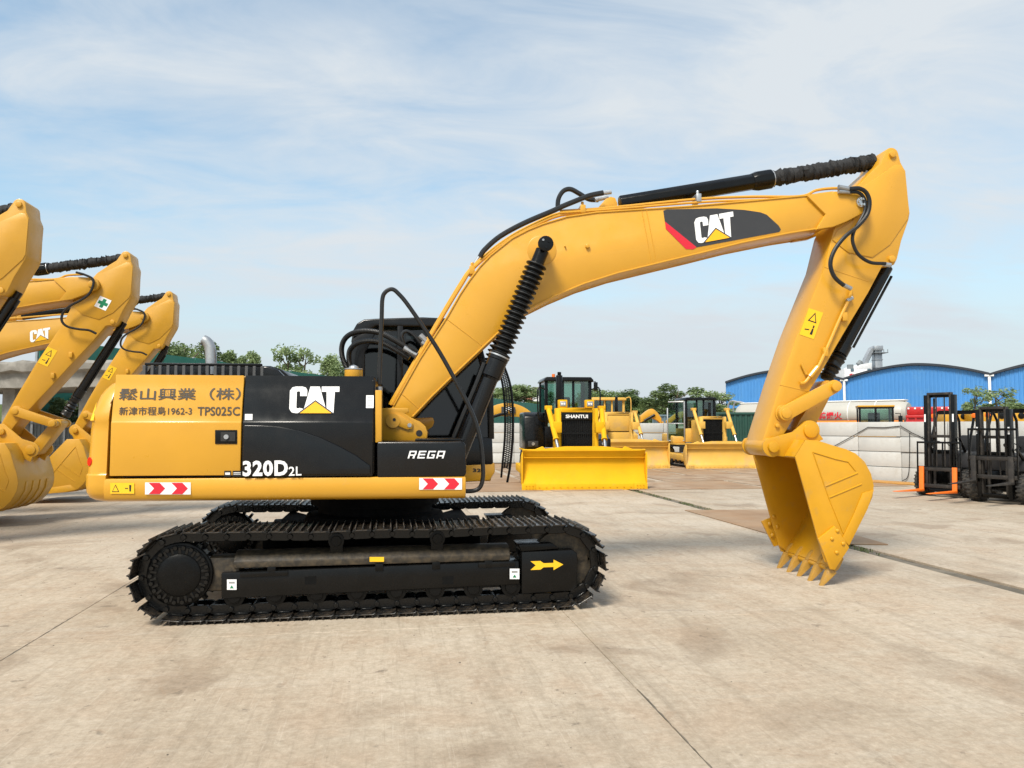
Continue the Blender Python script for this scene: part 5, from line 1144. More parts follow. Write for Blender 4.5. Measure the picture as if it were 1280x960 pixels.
# ------------------------------------------------------------------ forklifts (local x forward, y to its left, z up)
def forklift(loc, rz, label, forkm, tilt, fz, flen, mh):
    r = empty('forklift', loc, rz, label, 'forklift', 'forklifts parked at the right')
    DK = M['dirtsteel']
    def B(n, g, m, par=r, bv=.008): return g.build(n, m, par, bv)
    Tm = Matrix.Translation((.05, 0, .12)) @ Matrix.Rotation(R_(tilt), 4, 'Y')
    g = G()
    for s in (-1, 1):
        y = s * .36
        g.box(-.08, .08, y - .012, y + .012, 0, mh, Tm); g.box(-.08, -.06, min(y, y - s * .07), max(y, y - s * .07), 0, mh, Tm); g.box(.06, .08, min(y, y - s * .07), max(y, y - s * .07), 0, mh, Tm)
    g.box(-.08, -.02, -.36, .36, mh - .06, mh, Tm); g.box(-.08, -.05, -.36, .36, .95, 1.05, Tm); g.box(-.08, .06, -.36, .36, .0, .10, Tm)
    ms = B('outer_mast', g, M['black'], r, .004)
    g = G()
    for s in (-1, 1):
        y = s * .27; g.box(-.05, .06, y - .035, y + .02, .05, mh + .06, Tm)
    g.box(-.05, .06, -.27, .27, mh + .0, mh + .06, Tm); g.box(-.05, .0, -.25, .25, 1.35, 1.42, Tm); B('inner_mast', g, DK, ms, .004)
    for s in (-1, 1):
        g = G(); g.cyl(Tm @ Vector((-.10, s * .20, .05)), Tm @ Vector((-.10, s * .20, mh * .62)), .04, seg=12); g.cyl(Tm @ Vector((-.10, s * .20, mh * .6)), Tm @ Vector((-.10, s * .20, mh * .97)), .025, seg=10); B('lift_cylinder', g, DK, ms, 0)
        g = G(); g.tube([Tm @ Vector((.0, s * .10, .5)), Tm @ Vector((.0, s * .10, mh - .05))], .016, 6); B('lift_chain', g, DK, ms, 0)
        g = G(); c = Tm @ Vector((-.06, s * .42, mh * .55)); g.cyl(c, Vector((-.75, s * .36, .75)), .035, seg=10); B('tilt_cylinder', g, M['black'], r, 0)
        g = G(); g.box(.081, .083, s * .34 - .02, s * .34 + .02, mh * .72, mh * .80, Tm); g.build('sticker', M['white'], ms)
    # carriage and load backrest
    g = G()
    for z in (.10, .52): g.box(.09, .13, -.52, .52, fz + z, fz + z + .09, Tm)
    for s in (-1, 1): g.box(.09, .12, s * .30 - .03, s * .30 + .03, fz + .1, fz + .6, Tm)
    ca = B('carriage', g, DK, r, .006)
    g = G()
    for yy in (-.52, -.30, -.10, .10, .30, .52): g.box(.10, .13, yy - .016, yy + .016, fz + (.12 if abs(yy) > .4 else .6), fz + 1.22, Tm)
    g.box(.10, .13, -.535, .535, fz + 1.20, fz + 1.25, Tm); g.box(.10, .13, -.535, .535, fz + .60, fz + .63, Tm); B('load_backrest', g, M['black'], ca, .004)
    for s in (-1, 1):
        g = G(); y = s * .40; g.prism([(.135, fz + .62), (.18, fz + .62), (.185, fz + .06), (flen * .5, fz + .042), (flen, fz + .012), (flen, fz), (.135, fz - .005)], y - .055, y + .055)
        for i, v in enumerate(g.v): g.v[i] = tuple(Tm @ Vector(v))
        B('fork', g, forkm, r, .006)
    # body
    g = G(); g.prism([(-.35, .30), (-.35, .72), (-.62, .72), (-.62, .42), (-1.1, .42), (-1.1, .95), (-1.95, 1.02), (-2.2, .9), (-2.25, .35), (-1.9, .22), (-.6, .22)], -.52, .52); bd = B('chassis', g, M['black'], r, .03)
    g = G(); g.prism([(-.36, .72), (-.36, 1.12), (-.44, 1.16), (-.52, 1.10), (-.56, .72)], -.48, .48); B('cowl', g, M['charcoal'], bd, .03)
    g = G(); g.box(-1.95, -2.28, -.5, .5, .25, .9); B('counterweight', g, M['black'], bd, .08) if False else None
    g = G(); g.box(-1.55, -1.05, -.26, .26, .98, 1.10); g.box(-1.62, -1.5, -.25, .25, 1.08, 1.52); B('operator_seat', g, M['seat'], r, .04)
    g = G(); c = Vector((-.72, 0, 1.28)); ax = Vector((-.5, 0, .85)).normalized(); u = Vector((0, 1, 0)); v = ax.cross(u); g.tube([c + (u * math.cos(t * .3142) + v * math.sin(t * .3142)) * .17 for t in range(21)], .014, 6); g.cyl(c, (-.46, 0, 1.0), .025, seg=8); B('steering_wheel', g, M['black'], r, 0)
    g = G()
    for s in (-1, 1):
        g.tube([(-.38, s * .47, .9), (-.52, s * .47, 1.5), (-.78, s * .46, 2.08), (-1.0, s * .46, 2.14), (-1.75, s * .46, 2.14), (-1.95, s * .47, 1.9), (-2.0, s * .48, .95)], .032, 8)
    for k in range(7): x = -.85 - k * .15; g.box(x - .02, x + .02, -.46, .46, 2.13, 2.16)
    g.box(-.84, -.76, -.48, .48, 2.06, 2.14); B('overhead_guard', g, M['black'], r, 0)
    for s in (-1, 1):
        g = G(); g.cyl((-.70, s * .50, 2.02), (-.64, s * .50, 2.02), .06, seg=12); B('headlamp', g, M['orange'], r, .005)
    for x, rad, w_ in ((-.25, .34, .24), (-1.78, .27, .18)):
        for s in (-1, 1):
            yc = s * (.54 if x > -1 else .46)
            g = G(); g.lathe((x, yc - w_ / 2, rad), (0, 1, 0), [(0, rad * .55), (.0, rad * .9), (.03, rad * .97), (w_ - .03, rad * .97), (w_, rad * .9), (w_, rad * .55)], 30)
            for k in range(22):
                a = 2 * math.pi * k / 22
                for h_ in (-1, 1): g.box(-.018, .018, *sorted((h_ * w_ * .50, h_ * w_ * .08)), rad * .95, rad * 1.02, Matrix.Translation((x, yc, rad)) @ Matrix.Rotation(a + h_ * .07, 4, 'Y'))
            wh = B('wheel', g, M['tyre'], r, 0)
            g = G(); g.lathe((x, yc - w_ / 2 * .7, rad), (0, 1, 0), [(0, 0), (0, rad * .2), (.02, rad * .5), (w_ * .7 - .02, rad * .5), (w_ * .7, rad * .2), (w_ * .7, 0)], 20); B('rim', g, M['orange'] if forkm is M['orange'] else DK, wh, 0)
    return r
f1 = Vector((13.78, 8.42, 0)); forklift(f1, R_(180 + 25), 'dark forklift with orange forks resting on the ground', M['orange'], -2.0, .0, 1.42, 2.42)
f2 = Vector((13.85, 6.75, 0)); forklift(f2, R_(180 + 22), 'dark forklift with rusty forks raised off the ground, at the right edge', M['dirtsteel'], 0, .34, 1.15, 2.02)
# ------------------------------------------------------------------ beyond the wall
def wroot(name, c, an, label, cat, group=None): return empty(name, c, an, label, cat, group)
def LB(g, n, m, r, bv=.02): return g.build(n, m, r, bv)
# green shipping container and grey box
def container(loc, rz, Lx, Wy, Hz, m, label, ch=None):
    r = wroot('shipping_container', loc, rz, label, 'container')
    g = G(); n = int(Lx / .28); pts = []
    for i in range(n):
        x0 = -Lx / 2 + .1 + (Lx - .2) * i / n; w = (Lx - .2) / n
        pts += [(x0, 0), (x0 + w * .35, 0), (x0 + w * .5, .04), (x0 + w * .85, .04)]
    pts += [(Lx / 2 - .1, 0)]
    g.prism(pts + [(Lx / 2 - .1, Wy - .05), (-Lx / 2 + .1, Wy - .05)], .12, Hz - .1, 'z'); LB(g, 'corrugated_wall', m, r, 0)
    g = G(); g.box(-Lx / 2, Lx / 2, -.04, Wy, Hz - .11, Hz); g.box(-Lx / 2, Lx / 2, -.04, Wy, 0, .13)
    for x in (-Lx / 2, Lx / 2 - .12): g.box(x, x + .12, -.04, .1, .13, Hz - .11); g.box(x, x + .12, Wy - .12, Wy, .13, Hz - .11)
    LB(g, 'frame', m, r, .01)
    if ch:
        V, Fc = text_mesh(ch, .012); V = norm01(V); vs = [(.35 + u * .95, -.045, .75 + v * 1.25) for u, v in V]; me = bpy.data.meshes.new('lettering'); me.from_pydata(vs, [], Fc); me.materials.append(M['white']); fix(me); link('lettering', me, r)
    return r
c = dp(935, 533, 37.5); container((c.x, c.y, 0), -YAW - R_(4), 3.1, 2.4, 2.45, M['container'], 'dark green container with white character, behind the dozer with open doors', '江')
c = dp(838, 533, 52); container((c.x, c.y, 0), -YAW, 1.6, 2.4, 2.55, M['greyblue'], 'small grey blue cabin box seen over the block wall')
# tanker
c0 = dp(925, 533, 60); c1 = dp(1138, 533, 52); ax = Vector((c1.x - c0.x, c1.y - c0.y, 0)); Lt = ax.length; an = math.atan2(ax.y, ax.x)
r = wroot('tank_trailer', (c0.x, c0.y, 0), an, 'long silver grey road tanker with red characters behind the block wall', 'tank trailer')
def tank_sec(x, k=1.):
    return [(x, y * k, 2.64 + (z - 2.64) * k) for y, z in ([(1.2 * math.cos(t), 2.64 + .92 * math.sin(t)) for t in [2 * math.pi * i / 28 for i in range(28)]])]
g = G(); secs = [tank_sec(.0, .3), tank_sec(.05, .8), tank_sec(.3, .97)] + [tank_sec(x) for x in (.6, 4, 8, Lt - .6)] + [tank_sec(Lt - .3, .97), tank_sec(Lt - .06, .8), tank_sec(Lt, .3)]
n = 28; g.add([p for s in secs for p in s], [(j * n + i, j * n + (i + 1) % n, (j + 1) * n + (i + 1) % n, (j + 1) * n + i) for j in range(len(secs) - 1) for i in range(n)] + [tuple(range(n - 1, -1, -1)), tuple(range((len(secs) - 1) * n, len(secs) * n))])
tk = LB(g, 'tank', M['tank'], r, 0)
g = G(); g.box(.2, Lt - .2, -.5, .5, 3.52, 3.60); LB(g, 'walkway', M['white_paint'], tk, .02)
for x in (2.5, 5.5, 8.5, Lt - 2):
    g = G(); g.tube([(x, 1.215 * math.cos(t), 2.64 + .935 * math.sin(t)) for t in [math.pi * 2 * i / 28 for i in range(29)]], .03, 6); LB(g, 'tank_band', M['white_paint'], tk, 0)
g = G(); g.box(.1, Lt - .1, -1.22, -1.15, 1.70, 2.16); LB(g, 'side_skirt', M['truck_orange'], r, .01)
g = G(); g.box(.1, Lt - .1, -1.1, 1.1, 1.0, 1.6); LB(g, 'trailer_frame', M['dirtsteel'], r, .02)
for x in (1.5, 2.8, Lt - 2.4, Lt - 1.2):
    for s in (-1, 1): g = G(); g.cyl((x, s * .75, .5), (x, s * 1.15, .5), .5, seg=24); LB(g, 'wheel', M['tyre'], r, .04)
def on_tank(s, x0, x1, z0, z1, m):
    V, Fc = text_mesh(s, .03); V = norm01(V); vs = []
    for u, v in V:
        z = z0 + v * (z1 - z0); t = min(1, max(-1, (z - 2.64) / .92)); vs.append((x0 + u * (x1 - x0), -1.2 * math.sqrt(1 - t * t) - .03, z))
    me = bpy.data.meshes.new('lettering'); me.from_pydata(vs, [], Fc); me.materials.append(m); fix(me); link('lettering', me, tk)
xa = (at(1023, 520, c0.y) - c0).length
def tx(px): # distance along the trailer for a picture column
    rr = ray(px, 520); n_ = Vector((-ax.y, ax.x, 0)); t = (c0 - CAM).dot(n_) / rr.dot(n_); return (CAM + rr * t - c0).dot(ax.normalized())
on_tank('严禁烟火', tx(1021), tx(1059), 2.24, 2.78, M['red'])
g = G(); g.tube(crom([(.3, -.6, 3.6), (-.4, -.6, 3.75), (-.7, -.6, 3.3), (-.7, -.6, 1.6)], 6), .06, 8); g.tube(crom([(.3, .2, 3.6), (-.3, .2, 3.7), (-.6, .2, 3.3), (-.6, .2, 1.6)], 6), .06, 8); LB(g, 'ladder_rail', M['zinc'], r, 0)
# loader cab
c = dp(1094, 533, 33); r = wroot('wheel_loader', (c.x, c.y, 0), -YAW - R_(20), 'loader with glazed black cab and yellow roof behind the block wall', 'loader')
g = G(); g.box(-.72, .72, -.6, .7, 2.58, 2.66); cb_ = LB(g, 'cab', M['yellow_old'], r, .03)
g = G(); g.box(-.70, .70, -.58, .68, 2.52, 2.58); LB(g, 'roof_rim', M['black'], cb_, .01)
for x, y in ((-.68, -.56), (.60, -.56), (-.68, .58), (.60, .58), (-.06, -.56)):
    g = G(); g.box(x, x + .08, y, y + .08, 1.5, 2.52); LB(g, 'cab_pillar', M['black'], cb_, .008)
for x0, x1 in ((-.60, -.06), (.02, .60)):
    g = G(); g.box(x0, x1, -.53, -.522, 1.55, 2.52); LB(g, 'window_pane', M['glass_clear'], cb_, 0)
for x in (-.65, .645): g = G(); g.box(x, x + .008, -.48, .58, 1.55, 2.52); LB(g, 'window_pane', M['glass_clear'], cb_, 0)
g = G(); g.box(-.6, .6, .61, .618, 1.55, 2.5); LB(g, 'window_pane', M['glass_clear'], cb_, 0)
g = G(); g.box(-.25, .25, 0, .45, 1.5, 1.8); g.box(-.24, .24, .35, .5, 1.7, 2.35); LB(g, 'operator_seat', M['seat'], cb_, .04)
g = G(); g.box(-.75, .75, -.65, .8, .8, 1.5); g.box(-.9, .9, .8, 2.6, .7, 1.7); g.box(-.8, .8, -2.4, -.65, .6, 1.2); LB(g, 'body', M['yellow_old'], r, .06)
for x in (-.95, .95):
    for y in (-1.5, 1.6): g = G(); g.cyl((x - .22, y, .62), (x + .22, y, .62), .62, seg=24); LB(g, 'wheel', M['tyre'], r, .06)
g = G(); g.tube([(.74, -.5, 2.3), (.92, -.6, 2.3), (.92, -.6, 2.1)], .02, 6); g.box(.84, 1.0, -.64, -.58, 1.75, 2.2); LB(g, 'mirror', M['black'], cb_, .01)
# red truck
c0_ = dp(1164, 533, 46); r = wroot('dump_truck', (c0_.x, c0_.y, 0), -YAW - R_(29), 'red truck body with ribbed panels standing behind the block wall', 'truck')
g = G(); g.box(-1.35, 1.45, 0, 4.5, 1.3, 2.45); bd_ = LB(g, 'cargo_body', M['truck_red'], r, .03)
for k in range(7): x = -1.3 + k * .44; g = G(); g.box(x, x + .1, -.07, 0, 1.35, 2.42); LB(g, 'stake', M['truck_red'], bd_, .01)
for z in (2.28, 1.95): g = G(); g.box(-1.36, 1.46, -.10, -.07, z, z + .12); LB(g, 'rail', M['truck_red'], bd_, .01)
g = G(); g.box(-1.30, 1.40, .2, 4.3, 2.45, 2.95); LB(g, 'cargo_cover', M['truck_red'], bd_, .08)
for k in range(8): x = -1.2 + k * .36; g = G(); g.box(x - .05, x + .05, .16, .2, 2.80, 2.9); LB(g, 'marker', M['white'], bd_, .01)
g = G(); g.box(-1.2, 1.3, .1, 4.4, .7, 1.3); LB(g, 'chassis', M['dirtsteel'], r, .03)
for x in (-1.1, 1.2):
    for y in (.8, 3.4): g = G(); g.cyl((x - .16, y, .5), (x + .16, y, .5), .5, seg=20); LB(g, 'wheel', M['tyre'], r, .04)
# yellow machine tops at the far right
for px, D, w_, lab in ((1214, 40, 1.25, 'low yellow machine bonnet showing above the wall between the forklift masts'), (1262, 38, 1.4, 'yellow machine roof showing above the wall at the right edge')):
    c = dp(px, 533, D); r = wroot('road_roller', (c.x, c.y, 0), -YAW - R_(10), lab, 'machine', 'yellow machines behind the wall')
    g = G(); g.prism([(-w_, 1.9), (-w_, 2.42), (-w_ * .7, 2.55), (w_ * .5, 2.55), (w_, 2.35), (w_ * 1.05, 1.9)], 0, 1.8); h_ = LB(g, 'bonnet', M['yellow_old'], r, .05)
    for x in (-.35, .55): g = G(); g.cyl((x, -.03, 2.28), (x, .0, 2.28), .16, seg=16); g.cyl((x, -.06, 2.28), (x, -.03, 2.28), .09, seg=12); LB(g, 'roof_lamp', M['black'], h_, .01)
    g = G(); g.box(-w_, w_, .1, 1.7, .6, 1.9); LB(g, 'body', M['black'], r, .04)
    for x in (-w_ * .8, w_ * .8): g = G(); g.cyl((x, -.1, .6), (x, 1.9, .6), .6, seg=24); LB(g, 'drum', M['dirtsteel'], r, .03)
    g = G(); g.cyl((-w_ * .5, .9, 2.5), (-w_ * .5, .9, 2.75), .06, seg=10); LB(g, 'beacon', M['orange'], r, .01)
# excavators lying behind the far wall: only their arms show
def far_arm(pxs, D, label, th=.36, mark=True):
    P = [dp(a, b, D) for a, b in pxs]; r = wroot('distant_excavator', (P[0].x, P[0].y, 0), 0, label, 'excavator', 'excavators beyond the far wall')
    o = Vector((P[0].x, P[0].y, 0)); g = G(); Q = [Vector((q.x - o.x, q.y - o.y, q.z)) for q in crom(P, 4)]; n = len(Q); up_ = Vector((0, 0, 1)); vs = []
    dirx = (Q[-1] - Q[0]); nn = Vector((-dirx.y, dirx.x, 0)).normalized() * .25
    for i, q in enumerate(Q):
        h = th * (1 - .35 * abs(2 * i / (n - 1) - .9)); vs += [q - nn - up_ * h, q + nn - up_ * h, q + nn + up_ * h, q - nn + up_ * h]
    g.add(vs, [(i * 4 + k, i * 4 + (k + 1) % 4, (i + 1) * 4 + (k + 1) % 4, (i + 1) * 4 + k) for i in range(n - 1) for k in range(4)] + [(3, 2, 1, 0), tuple((n - 1) * 4 + k for k in range(4))])
    bm_ = LB(g, 'boom', M['yellow_old'], r, .03)
    g = G(); g.box(-1.6, 1.2, -.2, 2.2, 1.0, 1.9); LB(g, 'body', M['yellow_old'], r, .1)
    g = G(); g.box(-1.9, 1.9, -.3, .3, 0, .85); g.box(-1.9, 1.9, 1.7, 2.3, 0, .85); LB(g, 'track', M['track'], r, .2)
    e = Q[-1]; g = G(); g.tube([e, Vector((e.x + .25, e.y, e.z - .9)), Vector((e.x + .2, e.y, .5))], .16, 8); LB(g, 'stick', M['yellow_old'], r, 0)
    g = G(); g.cyl(Q[1] + Vector((0, -.3, -.2)), Q[n // 2] + Vector((0, -.3, -.05)), .08, seg=10); LB(g, 'cylinder', M['black'], r, 0)
    if mark:
        a, b = Q[n // 3], Q[n // 2 + 1]; q_ = [a - nn * 1.15 - up_ * th * .45, b - nn * 1.15 - up_ * th * .45, b - nn * 1.15 + up_ * th * .45, a - nn * 1.15 + up_ * th * .45]
        flat('decal', *SQ, q_, None, M['charcoal'], bm_, .05); cat_logo([q_[0].lerp(q_[1], .3), q_[0].lerp(q_[1], .75), q_[3].lerp(q_[2], .75), q_[3].lerp(q_[2], .3)], None, bm_, .07)
    return r
far_arm([(604, 520), (622, 513), (640, 512.5), (655, 516), (668, 524)], 40, 'distant yellow excavator arm with dark decal above the wall left of the dozer')
far_arm([(800, 524), (812, 517), (820, 520), (826, 527)], 46, 'distant yellow excavator arm above the wall right of the yellow dozer', .3, False)
far_arm([(833, 529), (842, 523), (850, 519), (857, 516)], 44, 'distant yellow excavator arm behind the open dozer cab', .22, False)

# ------------------------------------------------------------------ blue sheds
def shed(p, q, eave, rise, label, pipes):
    p = Vector((p.x, p.y, 0)); q = Vector((q.x, q.y, 0)); ax = q - p; Ls = ax.length; an = math.atan2(ax.y, ax.x)
    r = wroot('warehouse', p, an, label, 'warehouse', 'blue sheds behind the wall')
    def roofz(x): t = 2 * x / Ls - 1; return eave + rise * (1 - abs(t) ** 1.75)
    g = G(); n = int(Ls / .45); base = []
    for i in range(n):
        x0 = Ls * i / n; w = Ls / n; base += [(x0, 0), (x0 + w * .55, 0), (x0 + w * .68, -.06), (x0 + w * .87, -.06)]
    base.append((Ls, 0)); m = len(base)
    g.add([(x, y, 0) for x, y in base] + [(x, y, roofz(x) - .05) for x, y in base], [(i, i + 1, m + i + 1, m + i) for i in range(m - 1)]); LB(g, 'gable_wall', M['blue_sheet'], r, 0)
    k = 28; g = G(); sec = [(Ls * i / k, roofz(Ls * i / k)) for i in range(k + 1)]
    g.add([(x, -.5, z) for x, z in sec] + [(x, 45, z) for x, z in sec] + [(x, -.5, z + .28) for x, z in sec] + [(x, 45, z + .28) for x, z in sec],
          [(i, i + 1, k + 1 + i + 1, k + 1 + i) for i in range(k)] + [(2 * k + 2 + i, 3 * k + 3 + i, 3 * k + 4 + i, 2 * k + 3 + i) for i in range(k)] + [(i + 1, i, 2 * k + 2 + i, 2 * k + 3 + i) for i in range(k)]); LB(g, 'roof', M['dark_trim'], r, 0)
    g = G(); g.box(0, .05, 0, 45, 0, eave); g.box(Ls - .05, Ls, 0, 45, 0, eave); LB(g, 'side_wall', M['blue_sheet'], r, 0)
    for x in pipes:
        g = G(); g.cyl((x * Ls, -.25, 0), (x * Ls, -.25, eave - .1), .17, seg=10); g.box(x * Ls - .5, x * Ls + .5, -.45, -.05, eave - .2, eave + .05); LB(g, 'downpipe', M['white_paint'], r, .02)
    return r
A0, A1, A2, A3 = dp(908, 533, 112), dp(1057, 533, 105), dp(1239, 533, 95), dp(1450, 533, 86)
shed(A0, A1, 8.1, 1.55, 'blue sheet metal shed with low arched roof, leftmost of the three bays', [])
shed(A1, A2, 8.2, 1.6, 'blue sheet metal shed with low arched roof between two white downpipes', [0.0, 1.0])
shed(A2, A3, 8.1, 1.6, 'blue sheet metal shed at the right edge of the picture', [])
# white tower with elevator behind the shed
c = dp(1078, 533, 125); r = wroot('batching_tower', (c.x, c.y, 0), -YAW, 'white hopper building with grey elevator tower rising behind the blue shed', 'plant building')
S = 125 / 950
g = G(); g.box(-21 * S, 14 * S, 0, 6, 0, 1.75 + 72 * S); g.prism([(-8 * S, 1.75 + 72 * S), (14 * S, 1.75 + 72 * S), (14 * S, 1.75 + 80 * S), (2 * S, 1.75 + 78 * S)], 0, 6); hw_ = LB(g, 'hopper_house', M['farwhite'], r, .05)
for x in (-13, 8): g = G(); g.box(x * S, (x + 4) * S, -.06, 0, 1.75 + 69 * S, 1.75 + 72.5 * S); LB(g, 'window', M['greyblue'], hw_, 0)
V, Fc = text_mesh('安全生产', .03); V = norm01(V); vs = [((-15 + u * 24) * S, -.08, 1.75 + (61.5 + v * 5) * S) for u, v in V]; me = bpy.data.meshes.new('lettering'); me.from_pydata(vs, [], Fc); me.materials.append(M['red']); fix(me); link('lettering', me, hw_)
g = G(); g.box(22 * S, 31 * S, 1, 2.2, 0, 1.75 + 101 * S); tw_ = LB(g, 'elevator_leg', M['zinc'], r, .02)
for z in (74, 84, 92): g = G(); g.box(21.5 * S, 31.5 * S, .9, 2.3, 1.75 + z * S, 1.75 + (z + .8) * S); LB(g, 'flange', M['zinc'], tw_, 0)
g = G(); g.prism([(20 * S, 1.75 + 96 * S), (20 * S, 1.75 + 101 * S), (24 * S, 1.75 + 102 * S), (31 * S, 1.75 + 102 * S), (31 * S, 1.75 + 96 * S)], .6, 2.6); LB(g, 'elevator_head', M['zinc'], tw_, .05)
g = G(); g.box(19 * S, 36 * S, .2, 3, 1.75 + 92.5 * S, 1.75 + 93.3 * S); LB(g, 'platform', M['fence'], tw_, .02)
for x in (20, 25, 30, 35): g = G(); g.box(x * S, (x + .5) * S, .2, .3, 1.75 + 93.3 * S, 1.75 + 97 * S); LB(g, 'platform_rail', M['fence'], tw_, 0)
g = G(); g.tube([(24 * S, 1.6, 1.75 + 99 * S), (19 * S, 1.6, 1.75 + 97 * S), (12 * S, 1.6, 1.75 + 84 * S), (10 * S, 1.6, 1.75 + 78 * S)], .55, 6); LB(g, 'chute', M['zinc'], r, 0)
g = G(); g.tube([(0, 1, 1.75 + 78 * S), (4 * S, 1, 1.75 + 82 * S)], .4, 8); g.tube([(-10 * S, 1, 1.75 + 72 * S), (-10 * S, 1, 1.75 + 78 * S)], .5, 8); LB(g, 'vent_pipe', M['fence'], r, 0)
# low mast on the shed roof
# ------------------------------------------------------------------ left side: green screen, raised slab, sheet fence
def fpt(lat, d): return CAM + Rv * lat + Vector((Fv.x, Fv.y, 0)).normalized() * d
a = fpt(-22.5, 36); b = fpt(8.0, 158); ax = Vector((b.x - a.x, b.y - a.y, 0)); Lf = ax.length; an = math.atan2(ax.y, ax.x)
r = wroot('screen_fence', (a.x, a.y, 0), an, 'tall green sheet screen fence running back behind the yard', 'fence')
n = 44; g = G(); g.box(-Lf / n / 2 + .03, Lf / n / 2 - .03, -.02, .02, .15, 6.0); pm = g.mesh('screen_panel', M['net'])
g = G(); g.box(-.06, .06, .03, .15, 0, 6.05); po = g.mesh('fence_post', M['zinc'])
for i in range(n):
    link('screen_panel', pm, r, Matrix.Translation(((i + .5) * Lf / n, random.uniform(-.02, .02), random.uniform(-.05, .05)))); link('fence_post', po, r, Matrix.Translation((i * Lf / n, 0, 0)))
g = G(); g.box(0, Lf, .03, .09, 5.6, 5.68); g.box(0, Lf, .03, .09, 2.9, 2.98); g.build('fence_rail', M['zinc'], r)
# raised concrete slab
a = dp(-260, 533, 32); b = dp(170, 533, 29); ax = Vector((b.x - a.x, b.y - a.y, 0)); Lv = ax.length
r = wroot('raised_slab', (a.x, a.y, 0), math.atan2(ax.y, ax.x), 'weathered grey concrete slab structure on piers behind the parked excavators', 'concrete structure')
pr = [(0, 3.28), (0, 3.85), (-.25, 3.92), (-.28, 4.22), (-.2, 4.3), (5, 4.35), (5, 3.28)]
g = G(); xs = [Lv * i / 30 for i in range(31)]; m = len(pr); random.seed(9)
g.add([(x, y + random.uniform(-.05, .05), z + random.uniform(-.06, .06) * (1 if k in (3, 4, 2) else .4)) for x in xs for k, (y, z) in enumerate(pr)], [(i * m + k, i * m + (k + 1) % m, (i + 1) * m + (k + 1) % m, (i + 1) * m + k) for i in range(30) for k in range(m)] + [tuple(range(m - 1, -1, -1)), tuple(30 * m + k for k in range(m))]); LB(g, 'deck', M['oldconc'], r, 0)
for x in (.1, .35, .6, .82): g = G(); g.box(x * Lv - .3, x * Lv + .3, .8, 1.6, 0, 3.3); LB(g, 'pier', M['oldconc'], r, .05)
# grey sheet fence
a = dp(-240, 533, 34); b = dp(330, 533, 33); ax = Vector((b.x - a.x, b.y - a.y, 0)); Lv = ax.length
r = wroot('sheet_fence', (a.x, a.y, 0), math.atan2(ax.y, ax.x), 'grey sheet metal fence with braced frames below the concrete slab', 'fence')
n = 14; g = G(); w_ = Lv / n; pts = []
for i in range(8): x = -w_ / 2 + .04 + (w_ - .08) * i / 8; s_ = (w_ - .08) / 8; pts += [(x, 0), (x + s_ * .6, 0), (x + s_ * .7, -.03), (x + s_ * .9, -.03)]
pts += [(w_ / 2 - .04, 0)]; g.prism(pts + [(w_ / 2 - .04, .03), (-w_ / 2 + .04, .03)], .08, 1.92, 'z'); pm = g.mesh('fence_panel', M['fence'])
g = G(); g.box(-.05, .05, -.07, .06, 0, 1.98); po = g.mesh('fence_post', M['zinc'])
g = G(); g.cyl((-w_ / 2 + .1, -.08, .95), (w_ / 2 - .1, -.08, 1.85), .03, seg=8); br = g.mesh('brace', M['fence'])
for i in range(n):
    link('fence_panel', pm, r, Matrix.Translation(((i + .5) * w_, 0, 0))); link('fence_post', po, r, Matrix.Translation((i * w_, 0, 0))); link('brace', br, r, Matrix.Translation(((i + .5) * w_, 0, 0)) @ (Matrix.Rotation(math.pi, 4, 'Z') if i % 2 else Matrix.Identity(4)))
g = G(); g.box(0, Lv, -.07, -.035, 1.84, 1.92); g.box(0, Lv, -.07, -.035, .9, .96); g.build('fence_rail', M['fence'], r)
# far buildings
for px, D, x0, x1, zt, m, lab in ((674, 190, -1.4, 1.4, 11.2, M['farwhite'], 'far pale building block between the trees and the dozer cab'), (661, 205, -1.2, 1.0, 11.3, M['brick'], 'far reddish building top above the trees')):
    c = dp(px, 533, D); r = wroot('far_building', (c.x, c.y, 0), -YAW, lab, 'building')
    g = G(); g.box(x0, x1, 0, 8, 0, zt); wl_ = LB(g, 'wall', m, r, 0)
    g = G(); g.box(x0 - .2, x1 + .2, -.2, 8.2, zt, zt + .4); LB(g, 'roof', M['oldconc'], r, 0)
    for i in range(3):
        for j in range(3):
            xx = x0 + (x1 - x0) * (i + .25) / 3; g = G(); g.box(xx, xx + (x1 - x0) / 6, -.06, 0, zt - 1.8 - j * 2.6, zt - .6 - j * 2.6); LB(g, 'window', M['greyblue'], wl_, 0)

